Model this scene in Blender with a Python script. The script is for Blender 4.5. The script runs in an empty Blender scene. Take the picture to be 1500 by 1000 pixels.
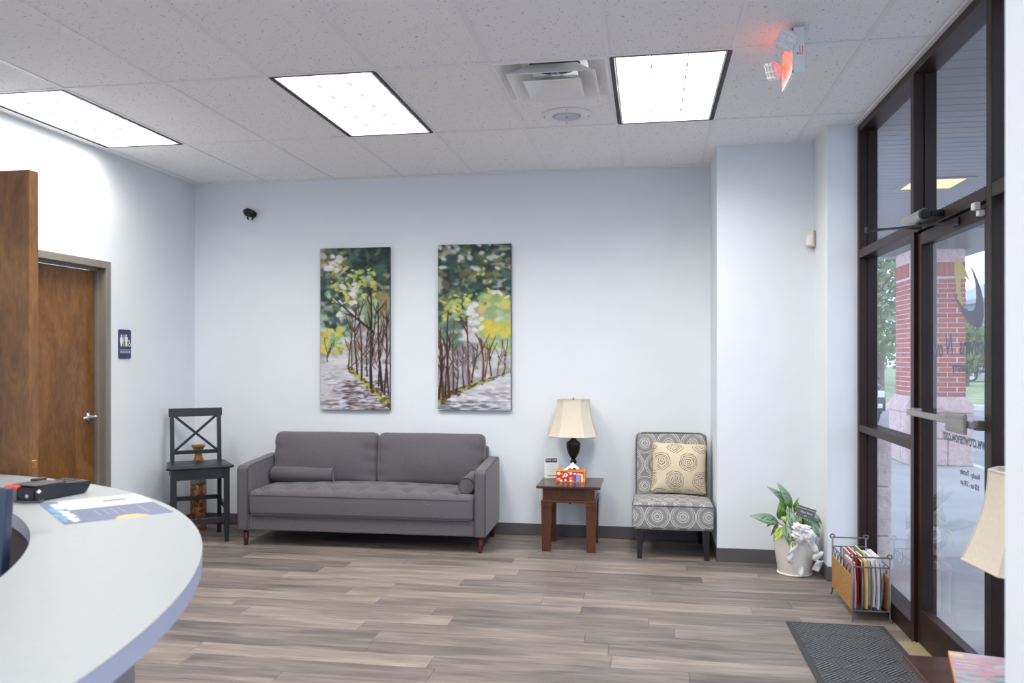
import bpy, bmesh, math, random
import numpy as np
from mathutils import Vector, Matrix, Euler

SC = bpy.context.scene
COL = SC.collection
PI = math.pi
random.seed(7)

# ------------------------------------------------------------------ camera, sky, exposure
F_PX, YAW, HOR_Y, CAM_H = 1194.0, 0.1645, 521.2, 1.47
cam_d = bpy.data.cameras.new('camera')
cam = bpy.data.objects.new('camera', cam_d)
COL.objects.link(cam)
cam.location = (0, 0, CAM_H)
cam.rotation_euler = (PI / 2, 0, YAW)
cam_d.sensor_width = 36.0
cam_d.lens = F_PX / 1500 * 36
cam_d.shift_y = (HOR_Y - 500) / 1500
cam_d.clip_start = 0.02
cam_d.clip_end = 400
cam_d.dof.use_dof = True
cam_d.dof.focus_distance = 6.3
cam_d.dof.aperture_fstop = 5.0
SC.camera = cam

world = bpy.data.worlds.new('World')
SC.world = world
world.use_nodes = True
bg = world.node_tree.nodes['Background']
bg.inputs['Color'].default_value = (0.66, 0.78, 1.0, 1)
bg.inputs['Strength'].default_value = 2.3

SC.view_settings.view_transform = 'Standard'
SC.view_settings.look = 'None'
SC.view_settings.exposure = 0.50
SC.view_settings.gamma = 1.0
SC.view_settings.use_curve_mapping = False

LIGHT_POWER = 9.3          # watts of each ceiling troffer
LIGHT_COLOR = (1.0, 0.972, 0.93)

# ------------------------------------------------------------------ helpers
def lin(c):
    out = []
    for v in c[:3]:
        v = v / 255.0
        out.append(v / 12.92 if v <= 0.04045 else ((v + 0.055) / 1.055) ** 2.4)
    return (*out, 1.0)

class NT:
    """tiny node helper"""
    def __init__(s, name):
        s.m = bpy.data.materials.new(name)
        s.m.use_nodes = True
        s.t = s.m.node_tree
        s.n = s.t.nodes
        s.b = s.n['Principled BSDF']
        s.out = s.n['Material Output']
    def node(s, typ, **kw):
        n = s.n.new(typ)
        for k, v in kw.items():
            setattr(n, k, v)
        return n
    def link(s, a, b):
        s.t.links.new(a, b)
    def math(s, op, a, b=None, c=None, clamp=False):
        n = s.n.new('ShaderNodeMath')
        n.operation = op
        n.use_clamp = clamp
        for i, v in enumerate((a, b, c)):
            if v is None:
                continue
            if hasattr(v, 'type') and hasattr(v, 'links'):
                s.link(v, n.inputs[i])
            else:
                n.inputs[i].default_value = v
        return n.outputs[0]
    def noise(s, vec, scale, detail=3, rough=0.55, dist=0.0):
        n = s.n.new('ShaderNodeTexNoise')
        n.inputs['Scale'].default_value = scale
        n.inputs['Detail'].default_value = detail
        n.inputs['Roughness'].default_value = rough
        n.inputs['Distortion'].default_value = dist
        if vec is not None:
            s.link(vec, n.inputs['Vector'])
        return n.outputs['Fac']
    def coord(s, kind='Object', scale=None):
        c = s.n.new('ShaderNodeTexCoord').outputs[kind]
        if scale is None:
            return c
        m = s.n.new('ShaderNodeMapping')
        m.inputs['Scale'].default_value = scale
        s.link(c, m.inputs['Vector'])
        return m.outputs[0]
    def ramp(s, fac, stops, interp='LINEAR'):
        r = s.n.new('ShaderNodeValToRGB')
        r.color_ramp.interpolation = interp
        e = r.color_ramp.elements
        while len(e) < len(stops):
            e.new(0.5)
        for el, (p, c) in zip(e, stops):
            el.position = p
            el.color = c if len(c) == 4 and max(c) <= 1.0 and isinstance(c[3], float) else lin(c)
        s.link(fac, r.inputs[0])
        return r.outputs[0]
    def mix(s, fac, a, b, mode='MIX'):
        n = s.n.new('ShaderNodeMix')
        n.data_type = 'RGBA'
        n.blend_type = mode
        for sock, v in ((n.inputs[0], fac), (n.inputs[6], a), (n.inputs[7], b)):
            if hasattr(v, 'links'):
                s.link(v, sock)
            elif isinstance(v, (int, float)):
                sock.default_value = v
            else:
                sock.default_value = v if len(v) == 4 and max(v) <= 1.0 else lin(v)
        return n.outputs[2]
    def bump(s, h, strength=0.3, dist=0.01):
        n = s.n.new('ShaderNodeBump')
        n.inputs['Strength'].default_value = strength
        n.inputs['Distance'].default_value = dist
        s.link(h, n.inputs['Height'])
        s.link(n.outputs[0], s.b.inputs['Normal'])
    def color(s, c):
        if hasattr(c, 'links'):
            s.link(c, s.b.inputs['Base Color'])
        else:
            s.b.inputs['Base Color'].default_value = lin(c)
    def set(s, rough=0.5, metal=0.0, spec=0.5):
        s.b.inputs['Roughness'].default_value = rough
        s.b.inputs['Metallic'].default_value = metal
        s.b.inputs['Specular IOR Level'].default_value = spec

M = {}
def simple(name, c, rough=0.5, metal=0.0, spec=0.5, var=0.06, scale=8.0, bump=0.0, bscale=200.0, bdist=0.002):
    t = NT(name)
    co = t.coord()
    f = t.noise(co, scale, 4)
    a = tuple(max(0, min(255, v * (1 - var))) for v in c)
    b = tuple(max(0, min(255, v * (1 + var))) for v in c)
    t.color(t.ramp(f, [(0.3, lin(a)), (0.7, lin(b))]))
    t.set(rough, metal, spec)
    if bump:
        t.bump(t.noise(co, bscale, 2), bump, bdist)
    M[name] = t.m
    return t

def emis(name, c, strength):
    t = NT(name)
    t.color((20, 20, 20))
    t.b.inputs['Emission Color'].default_value = lin(c)
    t.b.inputs['Emission Strength'].default_value = strength
    M[name] = t.m

def attr_mat(name, rough=0.6, spec=0.3):
    t = NT(name)
    a = t.node('ShaderNodeAttribute', attribute_name='Col')
    t.link(a.outputs['Color'], t.b.inputs['Base Color'])
    t.set(rough, 0, spec)
    t.bump(t.noise(t.coord(), 120, 2), 0.08, 0.001)
    M[name] = t.m

def link_obj(name, me, mat=None, parent=None, loc=None, rot=None):
    o = bpy.data.objects.new(name, me)
    COL.objects.link(o)
    if mat is not None and me is not None and not me.materials:
        me.materials.append(M[mat] if isinstance(mat, str) else mat)
    if parent is not None:
        o.parent = parent
    if loc is not None:
        o.location = loc
    if rot is not None:
        o.rotation_euler = rot
    return o

def tag(o, label=None, cat=None, group=None, kind=None):
    if label: o['label'] = label
    if cat: o['category'] = cat
    if group: o['group'] = group
    if kind: o['kind'] = kind
    return o

def thing(name, label, cat, loc=(0, 0, 0), rotz=0.0, group=None, kind=None):
    o = bpy.data.objects.new(name, None)
    COL.objects.link(o)
    o.empty_display_size = 0.05
    o.location = loc
    o.rotation_euler = (0, 0, rotz)
    return tag(o, label, cat, group, kind)

def copy_tree(o, parent=None):
    c = o.copy()
    COL.objects.link(c)
    if parent is not None:
        c.parent = parent
    for ch in list(o.children):
        copy_tree(ch, c)
    return c

class MB:
    def __init__(s):
        s.bm = bmesh.new()
    def box(s, x0, x1, y0, y1, z0, z1, bevel=0.0, seg=2, mtx=None):
        v = [s.bm.verts.new(p) for p in ((x0, y0, z0), (x1, y0, z0), (x1, y1, z0), (x0, y1, z0),
                                         (x0, y0, z1), (x1, y0, z1), (x1, y1, z1), (x0, y1, z1))]
        fs = [s.bm.faces.new([v[i] for i in f]) for f in
              ((0, 3, 2, 1), (4, 5, 6, 7), (0, 1, 5, 4), (1, 2, 6, 5), (2, 3, 7, 6), (3, 0, 4, 7))]
        nv = v
        if bevel:
            es = list({e for f in fs for e in f.edges})
            r = bmesh.ops.bevel(s.bm, geom=es, offset=bevel, segments=seg, profile=0.6, affect='EDGES')
            nv = list({q for f in r['faces'] for q in f.verts} | {q for q in v if q.is_valid})
        if mtx is not None:
            bmesh.ops.transform(s.bm, matrix=mtx, verts=nv)
        return s
    def bar(s, p0, p1, w, t, up=(0, 0, 1), bevel=0.0):
        """rectangular bar from p0 to p1, width w (sideways), thickness t (along up)"""
        p0, p1 = Vector(p0), Vector(p1)
        d = (p1 - p0)
        L = d.length
        d.normalize()
        u = Vector(up)
        side = d.cross(u)
        if side.length < 1e-5:
            side = d.cross(Vector((1, 0, 0)))
        side.normalize()
        u = side.cross(d).normalized()
        m = Matrix((( side.x, d.x, u.x, p0.x), (side.y, d.y, u.y, p0.y), (side.z, d.z, u.z, p0.z), (0, 0, 0, 1)))
        return s.box(-w / 2, w / 2, 0, L, -t / 2, t / 2, bevel=bevel, mtx=m)
    def taper(s, c0, a0, b0, c1, a1, b1):
        """frustum with rectangular ends (half sizes a,b) between centres c0 (bottom) and c1 (top)"""
        v = []
        for (c, a, b) in ((c0, a0, b0), (c1, a1, b1)):
            for sx, sy in ((-1, -1), (1, -1), (1, 1), (-1, 1)):
                v.append(s.bm.verts.new((c[0] + sx * a, c[1] + sy * b, c[2])))
        for f in ((0, 3, 2, 1), (4, 5, 6, 7), (0, 1, 5, 4), (1, 2, 6, 5), (2, 3, 7, 6), (3, 0, 4, 7)):
            s.bm.faces.new([v[i] for i in f])
        return s
    def tube(s, pts, r, n=8, closed=False):
        pts = [Vector(p) for p in pts]
        N = len(pts)
        rs = r if isinstance(r, (list, tuple)) else [r] * N
        rings = []
        prev = None
        for i, p in enumerate(pts):
            if closed:
                t = pts[(i + 1) % N] - pts[i - 1]
            else:
                t = pts[min(i + 1, N - 1)] - pts[max(i - 1, 0)]
            t.normalize()
            if prev is None:
                a = t.orthogonal().normalized()
            else:
                a = (prev - t * prev.dot(t))
                if a.length < 1e-6:
                    a = t.orthogonal()
                a.normalize()
            prev = a
            b = t.cross(a)
            rings.append([s.bm.verts.new(p + a * (rs[i] * math.cos(2 * PI * k / n)) + b * (rs[i] * math.sin(2 * PI * k / n))) for k in range(n)])
        M_ = N if closed else N - 1
        for i in range(M_):
            A, B = rings[i], rings[(i + 1) % N]
            for k in range(n):
                s.bm.faces.new((A[k], A[(k + 1) % n], B[(k + 1) % n], B[k]))
        if not closed:
            s.bm.faces.new(list(reversed(rings[0])))
            s.bm.faces.new(rings[-1])
        return s
    def lathe(s, prof, n=24, c=(0, 0, 0), cap=True):
        rings = []
        for r, z in prof:
            rings.append([s.bm.verts.new((c[0] + r * math.cos(2 * PI * k / n), c[1] + r * math.sin(2 * PI * k / n), c[2] + z)) for k in range(n)])
        for A, B in zip(rings, rings[1:]):
            for k in range(n):
                s.bm.faces.new((A[k], A[(k + 1) % n], B[(k + 1) % n], B[k]))
        if cap:
            s.bm.faces.new(list(reversed(rings[0])))
            s.bm.faces.new(rings[-1])
        return s
    def poly(s, pts, a, b, axis='z'):
        """extrude a polygon. axis z: pts=(x,y); axis y: pts=(x,z); axis x: pts=(y,z)"""
        def P(p, t):
            return {'z': (p[0], p[1], t), 'y': (p[0], t, p[1]), 'x': (t, p[0], p[1])}[axis]
        A = [s.bm.verts.new(P(p, a)) for p in pts]
        B = [s.bm.verts.new(P(p, b)) for p in pts]
        n = len(pts)
        s.bm.faces.new(A)
        s.bm.faces.new(list(reversed(B)))
        for i in range(n):
            s.bm.faces.new((A[i], B[i], B[(i + 1) % n], A[(i + 1) % n]))
        return s
    def sphere(s, c, r, u=12, v=8, sc=(1, 1, 1)):
        m = Matrix.Translation(c) @ Matrix.Diagonal((r * sc[0], r * sc[1], r * sc[2], 1))
        bmesh.ops.create_uvsphere(s.bm, u_segments=u, v_segments=v, radius=1, matrix=m)
        return s
    def xf(s, mtx):
        bmesh.ops.transform(s.bm, matrix=mtx, verts=s.bm.verts)
        return s
    def mesh(s, name, smooth=False):
        bmesh.ops.recalc_face_normals(s.bm, faces=s.bm.faces)
        me = bpy.data.meshes.new(name)
        s.bm.to_mesh(me)
        s.bm.free()
        if smooth:
            me.polygons.foreach_set('use_smooth', [True] * len(me.polygons))
        return me
    def build(s, name, mat, parent=None, smooth=False, loc=None, rot=None):
        return link_obj(name, s.mesh(name, smooth), mat, parent, loc, rot)

def struct(name, mb, mat, label=None, smooth=False):
    o = mb.build(name, mat, smooth=smooth)
    o['kind'] = 'structure'
    if label: o['label'] = label
    return o

def sempty(name, label=None):
    o = bpy.data.objects.new(name, None)
    COL.objects.link(o)
    o['kind'] = 'structure'
    if label: o['label'] = label
    return o

def cushion_mesh(name, hx, hy, hz, r, puff=(0, 0, 0), n=12, fn=None):
    bm = bmesh.new()
    bmesh.ops.create_cube(bm, size=2)
    bmesh.ops.subdivide_edges(bm, edges=bm.edges[:], cuts=n, use_grid_fill=True)
    h = (hx, hy, hz)
    for v in bm.verts:
        # concentrate points towards the edges for a clean round-over
        p = [math.copysign(abs(c) ** 0.8, c) * hh for c, hh in zip(v.co, h)]
        q = [max(-(hh - r), min(hh - r, c)) for c, hh in zip(p, h)]
        d = Vector([a - b for a, b in zip(p, q)])
        if d.length > 1e-9:
            d = d.normalized() * r
        u = [q[i] + d[i] for i in range(3)]
        k = [max(0.0, 1 - (u[i] / h[i]) ** 2) for i in range(3)]
        sg = [1 if c > 0 else -1 for c in v.co]
        w = [abs(c) ** 3 for c in v.co]
        u[0] += sg[0] * puff[0] * k[1] * k[2] * w[0]
        u[1] += sg[1] * puff[1] * k[0] * k[2] * w[1]
        u[2] += sg[2] * puff[2] * k[0] * k[1] * w[2]
        v.co = fn(Vector(u)) if fn else u
    bmesh.ops.recalc_face_normals(bm, faces=bm.faces)
    me = bpy.data.meshes.new(name)
    bm.to_mesh(me)
    bm.free()
    me.polygons.foreach_set('use_smooth', [True] * len(me.polygons))
    return me

def box_uv(me):
    uv = me.uv_layers.new(name='UVMap')
    for p in me.polygons:
        n = p.normal
        ax = max(range(3), key=lambda i: abs(n[i]))
        for li in p.loop_indices:
            c = me.vertices[me.loops[li].vertex_index].co
            uv.data[li].uv = {0: (c.y, c.z), 1: (c.x, c.z), 2: (c.x, c.y)}[ax]

def text_mesh(name, body, size, extrude=0.0, align='CENTER', shear=0.0, sx=1.0, space=1.0, offset=0.0):
    cu = bpy.data.curves.new(name, 'FONT')
    cu.body = body
    cu.size = size
    cu.offset = offset
    cu.extrude = extrude
    cu.align_x = align
    cu.align_y = 'CENTER'
    cu.shear = shear
    cu.space_character = space
    cu.resolution_u = 3
    o = bpy.data.objects.new(name, cu)
    COL.objects.link(o)
    dg = bpy.context.evaluated_depsgraph_get()
    me = bpy.data.meshes.new_from_object(o.evaluated_get(dg))
    bpy.data.objects.remove(o)
    bpy.data.curves.remove(cu)
    if sx != 1.0:
        me.transform(Matrix.Diagonal((sx, 1, 1, 1)))
    me.materials.clear()
    me.name = name
    return me

def raster_mesh(name, arr, w, h, curve=None):
    """grid w x h in local XZ plane (facing -Y), one colour per cell corner. arr[row from top, col] sRGB 0..255"""
    ny, nx = arr.shape[:2]
    xs = np.linspace(-w / 2, w / 2, nx)
    zs = np.linspace(h / 2, -h / 2, ny)
    X, Z = np.meshgrid(xs, zs)
    V = np.stack([X, np.zeros_like(X), Z], -1).reshape(-1, 3)
    if curve is not None:
        V[:, 1] = curve(V[:, 0], V[:, 2])
    idx = np.arange(nx * ny).reshape(ny, nx)
    Fc = np.stack([idx[1:, :-1], idx[1:, 1:], idx[:-1, 1:], idx[:-1, :-1]], -1).reshape(-1, 4)
    me = bpy.data.meshes.new(name)
    me.from_pydata(V.tolist(), [], Fc.tolist())
    a = np.clip(arr / 255.0, 0, 1)
    l = np.where(a <= 0.04045, a / 12.92, ((a + 0.055) / 1.055) ** 2.4).reshape(-1, 3)
    att = me.color_attributes.new('Col', 'FLOAT_COLOR', 'POINT')
    att.data.foreach_set('color', np.concatenate([l, np.ones((len(l), 1))], 1).astype(np.float32).ravel())
    return me

def dab(A, cx, cy, rx, ry, ang, col, alpha=1.0):
    """soft-edged ellipse; coordinates in cells"""
    H, W = A.shape[:2]
    R = max(rx, ry) + 1.5
    x0, x1, y0, y1 = int(max(0, cx - R)), int(min(W, cx + R + 1)), int(max(0, cy - R)), int(min(H, cy + R + 1))
    if x1 <= x0 or y1 <= y0:
        return
    yy, xx = np.mgrid[y0:y1, x0:x1]
    c, s = math.cos(ang), math.sin(ang)
    dx, dy = xx - cx, yy - cy
    u, v = (dx * c + dy * s) / max(rx, .3), (-dx * s + dy * c) / max(ry, .3)
    d = np.sqrt(u * u + v * v)
    m = np.clip((1 - d) * min(rx, ry) + 0.5, 0, 1)[..., None] * alpha
    A[y0:y1, x0:x1] = A[y0:y1, x0:x1] * (1 - m) + np.array(col, float) * m

def stroke(A, p0, p1, w0, w1, col, alpha=1.0, wob=0.0, rnd=random):
    L = math.hypot(p1[0] - p0[0], p1[1] - p0[1])
    n = max(2, int(L / max(0.5, min(w0, w1) * 0.7)))
    ph = rnd.uniform(0, 6)
    for i in range(n + 1):
        t = i / n
        w = w0 + (w1 - w0) * t
        dab(A, p0[0] + (p1[0] - p0[0]) * t + wob * math.sin(ph + t * 5), p0[1] + (p1[1] - p0[1]) * t, w, w, 0, col, alpha)

def rect(A, x0, y0, x1, y1, col):
    H, W = A.shape[:2]
    A[int(y0 * H):max(int(y0 * H) + 1, int(y1 * H)), int(x0 * W):max(int(x0 * W) + 1, int(x1 * W))] = col

# ------------------------------------------------------------------ materials
simple('wall_paint', (226, 231, 236), 0.75, spec=0.25, var=0.006, scale=3, bump=0.06, bscale=350, bdist=0.001)
simple('grid_white', (236, 236, 238), 0.5, var=0.01)
simple('vent_white', (242, 242, 242), 0.4, var=0.01)
simple('base_vinyl', (88, 84, 86), 0.5, var=0.03)
simple('frame_grey', (128, 123, 117), 0.4, var=0.02)
simple('louver_metal', (138, 140, 144), 0.4, var=0.02)
simple('black_trim', (22, 22, 24), 0.5, var=0.02)
simple('black_paint', (26, 28, 34), 0.35, var=0.04)
simple('black_plastic', (24, 24, 27), 0.4, var=0.05)
simple('chrome', (205, 207, 212), 0.22, metal=1.0, var=0.02)
simple('brass', (200, 150, 70), 0.3, metal=1.0, var=0.03)
simple('steel_grey', (120, 118, 116), 0.38, metal=0.7, var=0.04)
simple('closer_silver', (150, 148, 145), 0.35, metal=0.6, var=0.03)
simple('laminate', (144, 148, 150), 0.42, spec=0.4, var=0.008, scale=40)
simple('laminate_edge', (170, 172, 190), 0.5, var=0.01)
simple('desk_panel', (128, 122, 128), 0.6, var=0.03)
simple('desk_dark', (72, 64, 66), 0.6, var=0.05)
simple('screen_dark', (44, 54, 74), 0.3, var=0.04)
simple('paper', (238, 238, 236), 0.6, var=0.01)
simple('white_plastic', (232, 232, 230), 0.35, var=0.01)
simple('beige_plastic', (222, 214, 196), 0.45, var=0.01)
simple('lens_clear', (226, 228, 230), 0.2, metal=0.05, var=0.1, scale=60)
simple('signal_red', (232, 70, 55), 0.4, var=0.02)
simple('sign_blue', (40, 52, 92), 0.35, var=0.02)
simple('sign_silver', (186, 192, 204), 0.4, metal=0.2, var=0.02)
simple('shade_cream', (218, 208, 190), 0.8, spec=0.2, var=0.015, scale=90, bump=0.05, bscale=500)
simple('lamp_bronze', (34, 28, 27), 0.3, metal=0.4, var=0.15)
simple('tissue_orange', (240, 150, 40), 0.5, var=0.02)
simple('tissue_white', (248, 248, 248), 0.8, var=0.01)
simple('pot_cream', (250, 246, 236), 0.4, var=0.015)
simple('pot_soil', (60, 48, 38), 0.9, var=0.3, scale=60, bump=0.6, bscale=120, bdist=0.01)
simple('stem_green', (110, 150, 70), 0.6, var=0.1)
simple('ribbon_white', (238, 236, 232), 0.32, spec=0.7, var=0.03, scale=30, bump=0.15, bscale=60, bdist=0.004)
simple('plaque_grey', (98, 94, 96), 0.5, var=0.04)
simple('wire_grey', (118, 116, 116), 0.4, metal=0.6, var=0.08, scale=30)
simple('rubber_dark', (58, 58, 62), 0.8, var=0.05)
simple('threshold_tan', (178, 162, 132), 0.45, metal=0.3, var=0.03)
simple('cherry_leg', (82, 30, 28), 0.35, var=0.1, scale=20)
simple('espresso', (62, 36, 34), 0.35, var=0.08)
simple('vase_gold', (176, 124, 62), 0.32, metal=0.75, var=0.12, scale=20)
simple('vase_green', (128, 138, 112), 0.3, metal=0.3, var=0.2, scale=60)
simple('gate_print', (64, 66, 104), 0.5, spec=0.2, var=0.03)
simple('decal_gold', (196, 176, 84), 0.5, spec=0.2, var=0.03)
simple('decal_purple', (62, 56, 92), 0.5, spec=0.2, var=0.03)
simple('decal_navy', (34, 34, 66), 0.5, spec=0.2, var=0.03)
simple('stone_pink', (206, 176, 172), 0.85, var=0.09, scale=14, bump=0.7, bscale=30, bdist=0.02)
simple('mortar', (214, 200, 196), 0.9, var=0.05, scale=30)
simple('soffit', (142, 137, 140), 0.6, var=0.02)
simple('concrete', (176, 172, 170), 0.85, var=0.06, scale=1.5, bump=0.2, bscale=60)
simple('asphalt', (128, 126, 128), 0.9, var=0.08, scale=2.0, bump=0.3, bscale=80)
simple('kerb', (206, 202, 196), 0.85, var=0.05)
simple('grass', (132, 140, 100), 0.9, var=0.2, scale=1.2, bump=0.4, bscale=40)
simple('parking_blue', (60, 110, 200), 0.7, var=0.05)
simple('bark', (112, 94, 78), 0.9, var=0.15)
simple('car_black', (22, 24, 28), 0.15, spec=0.8, var=0.03)
simple('car_white', (232, 234, 238), 0.2, spec=0.7, var=0.01)
simple('car_glass', (18, 22, 28), 0.06, spec=0.9, var=0.03)
simple('tire', (24, 24, 25), 0.8, var=0.05)
simple('siding_blue', (150, 164, 196), 0.8, var=0.03)
simple('roof_slate', (150, 156, 172), 0.8, var=0.06)
emis('lamp_panel', (255, 250, 243), 7.4)
emis('exit_red', (255, 70, 46), 3.6)
emis('porch_glow', (255, 206, 150), 1.6)
emis('status_led', (120, 130, 255), 2.0)
attr_mat('print_matte', 0.7, 0.2)
attr_mat('print_gloss', 0.3, 0.5)
attr_mat('canvas_paint', 0.5, 0.3)

# dark bronze anodised storefront
t = NT('bronze'); co = t.coord()
t.color(t.ramp(t.noise(co, 5, 3), [(0.3, (38, 25, 21)), (0.7, (50, 33, 27))])); t.set(0.38, 0.0, 0.22); M['bronze'] = t.m

# glazing: clear pane with fresnel reflection
t = NT('window_glass')
fr = t.node('ShaderNodeFresnel'); fr.inputs['IOR'].default_value = 1.45
tr = t.node('ShaderNodeBsdfTransparent'); tr.inputs['Color'].default_value = (0.90, 0.93, 0.95, 1)
gl = t.node('ShaderNodeBsdfGlossy'); gl.inputs['Roughness'].default_value = 0.01
gl.inputs['Color'].default_value = (0.9, 0.92, 0.95, 1)
mx = t.node('ShaderNodeMixShader')
gm = t.node('ShaderNodeNewGeometry')
t.link(t.math('MULTIPLY', t.math('MULTIPLY', fr.outputs[0], 1.05, clamp=True), t.math('SUBTRACT', 1.0, gm.outputs['Backfacing'])), mx.inputs[0]); t.link(tr.outputs[0], mx.inputs[1]); t.link(gl.outputs[0], mx.inputs[2])
t.link(mx.outputs[0], t.out.inputs['Surface']); M['window_glass'] = t.m

# acrylic of the small sign holder
t = NT('acrylic'); t.color((236, 240, 244)); t.set(0.05); t.b.inputs['Alpha'].default_value = 0.25; M['acrylic'] = t.m

# stained birch doors
def wood(name, dark, mid, light, scale=(3.2, 3.2, 0.9), rough=0.35, fig=7.0):
    t = NT(name)
    co = t.coord('Object', scale)
    oi = t.node('ShaderNodeObjectInfo')
    ad = t.node('ShaderNodeVectorMath', operation='ADD')
    t.link(co, ad.inputs[0]); t.link(oi.outputs['Location'], ad.inputs[1])
    n1 = t.noise(ad.outputs[0], 1.6, 5, 0.6, 1.2)
    n2 = t.noise(ad.outputs[0], fig, 6, 0.65, 2.5)
    f = t.math('ADD', t.math('MULTIPLY', n1, 0.55), t.math('MULTIPLY', n2, 0.45))
    t.color(t.ramp(f, [(0.30, dark), (0.50, mid), (0.68, light)]))
    t.set(rough); M[name] = t.m
wood('door_wood', (68, 42, 19), (113, 74, 36), (142, 99, 54))
wood('table_wood', (50, 24, 14), (80, 42, 25), (102, 58, 34), scale=(6, 6, 1.2), rough=0.3, fig=5)
wood('table_top', (46, 24, 20), (66, 36, 30), (84, 50, 42), scale=(1.5, 8, 8), rough=0.22, fig=4)

# acoustic tile
t = NT('ceiling_tile'); co = t.coord()
vo = t.node('ShaderNodeTexVoronoi'); vo.inputs['Scale'].default_value = 95
wn = t.node('ShaderNodeMapping'); wn.inputs['Scale'].default_value = (1, 0.45, 1)
dn = t.node('ShaderNodeTexNoise'); dn.inputs['Scale'].default_value = 60
t.link(co, dn.inputs['Vector'])
mv = t.node('ShaderNodeVectorMath', operation='MULTIPLY_ADD'); t.link(dn.outputs['Color'], mv.inputs[0]); mv.inputs[1].default_value = (0.035, 0.035, 0.0); t.link(co, mv.inputs[2])
t.link(mv.outputs[0], wn.inputs['Vector']); t.link(wn.outputs[0], vo.inputs['Vector'])
pit = t.math('LESS_THAN', vo.outputs['Distance'], 0.20)
msk = t.math('GREATER_THAN', t.noise(co, 28, 3), 0.50)
pit = t.math('MULTIPLY', pit, msk)
t.color(t.mix(pit, (244, 243, 244), (176, 172, 174))); t.set(0.9, 0, 0.1)
t.bump(t.math('SUBTRACT', 1.0, pit), 0.5, 0.003); M['ceiling_tile'] = t.m

# vinyl plank: colour per plank, streaks along the plank
t = NT('floor_plank')
oi = t.node('ShaderNodeObjectInfo')
co = t.coord()
off = t.node('ShaderNodeVectorMath', operation='MULTIPLY_ADD')
t.link(oi.outputs['Location'], off.inputs[0]); off.inputs[1].default_value = (3.7, 5.3, 1); t.link(co, off.inputs[2])
mp = t.node('ShaderNodeMapping'); mp.inputs['Scale'].default_value = (1.3, 9.0, 1); t.link(off.outputs[0], mp.inputs['Vector'])
n1 = t.noise(mp.outputs[0], 1.3, 4, 0.6, 0.6)
mp2 = t.node('ShaderNodeMapping'); mp2.inputs['Scale'].default_value = (2.0, 42.0, 1); t.link(off.outputs[0], mp2.inputs['Vector'])
n2 = t.noise(mp2.outputs[0], 1.6, 5, 0.6, 0.8)
f = t.math('ADD', t.math('MULTIPLY', n1, 0.6), t.math('MULTIPLY', n2, 0.4))
f = t.math('ADD', f, t.math('MULTIPLY', t.math('SUBTRACT', oi.outputs['Random'], 0.5), 0.18))
c1 = t.ramp(f, [(0.30, (84, 79, 77)), (0.44, (114, 105, 101)), (0.56, (139, 127, 119)), (0.70, (164, 151, 140))])
t.color(c1); t.set(0.42, 0, 0.45)
t.bump(n2, 0.12, 0.002); M['floor_plank'] = t.m

# upholstery of the sofa
t = NT('sofa_fabric'); co = t.coord()
w1 = t.noise(t.coord('Object', (60, 60, 900)), 1.0, 2); w2 = t.noise(t.coord('Object', (900, 60, 60)), 1.0, 2)
f = t.math('ADD', t.math('MULTIPLY', w1, 0.5), t.math('MULTIPLY', w2, 0.5))
t.color(t.ramp(f, [(0.35, (82, 79, 84)), (0.65, (106, 102, 107))])); t.set(0.85, 0, 0.2)
t.b.inputs['Sheen Weight'].default_value = 0.25
t.bump(f, 0.15, 0.001); M['sofa_fabric'] = t.m
simple('sofa_piping', (70, 67, 74), 0.85, var=0.03)

# medallion print (UV in metres)
def cell_uv(t, per, rowh, ox=0.0, oy=0.0):
    uv = t.coord('UV')
    sp = t.node('ShaderNodeSeparateXYZ'); t.link(uv, sp.inputs[0])
    U = t.math('MULTIPLY', t.math('ADD', sp.outputs[0], ox), 1 / per)
    V = t.math('MULTIPLY', t.math('ADD', sp.outputs[1], oy), 1 / rowh)
    row = t.math('FLOOR', V)
    U = t.math('ADD', U, t.math('MULTIPLY', t.math('FLOORED_MODULO', row, 2.0), 0.5))
    fu = t.math('SUBTRACT', t.math('FRACT', U), 0.5)
    fv = t.math('MULTIPLY', t.math('SUBTRACT', t.math('FRACT', V), 0.5), rowh / per)
    r = t.math('SQRT', t.math('ADD', t.math('MULTIPLY', fu, fu), t.math('MULTIPLY', fv, fv)))
    th = t.math('ARCTAN2', fv, fu)
    return fu, fv, r, th
t = NT('medallion_fabric')
fu, fv, r, th = cell_uv(t, 0.182, 0.165, 0.02, 0.075)
G, L, D = (132, 132, 132), (208, 206, 198), (98, 98, 100)
rc = t.ramp(r, [(0.0, L), (0.035, D), (0.065, L), (0.16, D), (0.185, L), (0.215, G), (0.30, D), (0.33, G), (0.40, L), (0.42, D), (0.44, G), (0.465, L), (0.495, G)], 'CONSTANT')
sp1 = t.math('GREATER_THAN', t.math('SINE', t.math('MULTIPLY', th, 14.0)), -0.2)
inpet = t.math('MULTIPLY', t.math('GREATER_THAN', r, 0.075), t.math('LESS_THAN', r, 0.15))
rc = t.mix(t.math('MULTIPLY', inpet, t.math('SUBTRACT', 1.0, sp1)), rc, G)
sp2 = t.math('GREATER_THAN', t.math('SINE', t.math('MULTIPLY', th, 44.0)), 0.3)
inr = t.math('MULTIPLY', t.math('GREATER_THAN', r, 0.21), t.math('LESS_THAN', r, 0.45))
rc = t.mix(t.math('MULTIPLY', t.math('MULTIPLY', inr, sp2), 0.45), rc, L)
t.color(rc); t.set(0.8, 0, 0.2); M['medallion_fabric'] = t.m
simple('chair_piping', (96, 96, 98), 0.8, var=0.1, scale=120)

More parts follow.
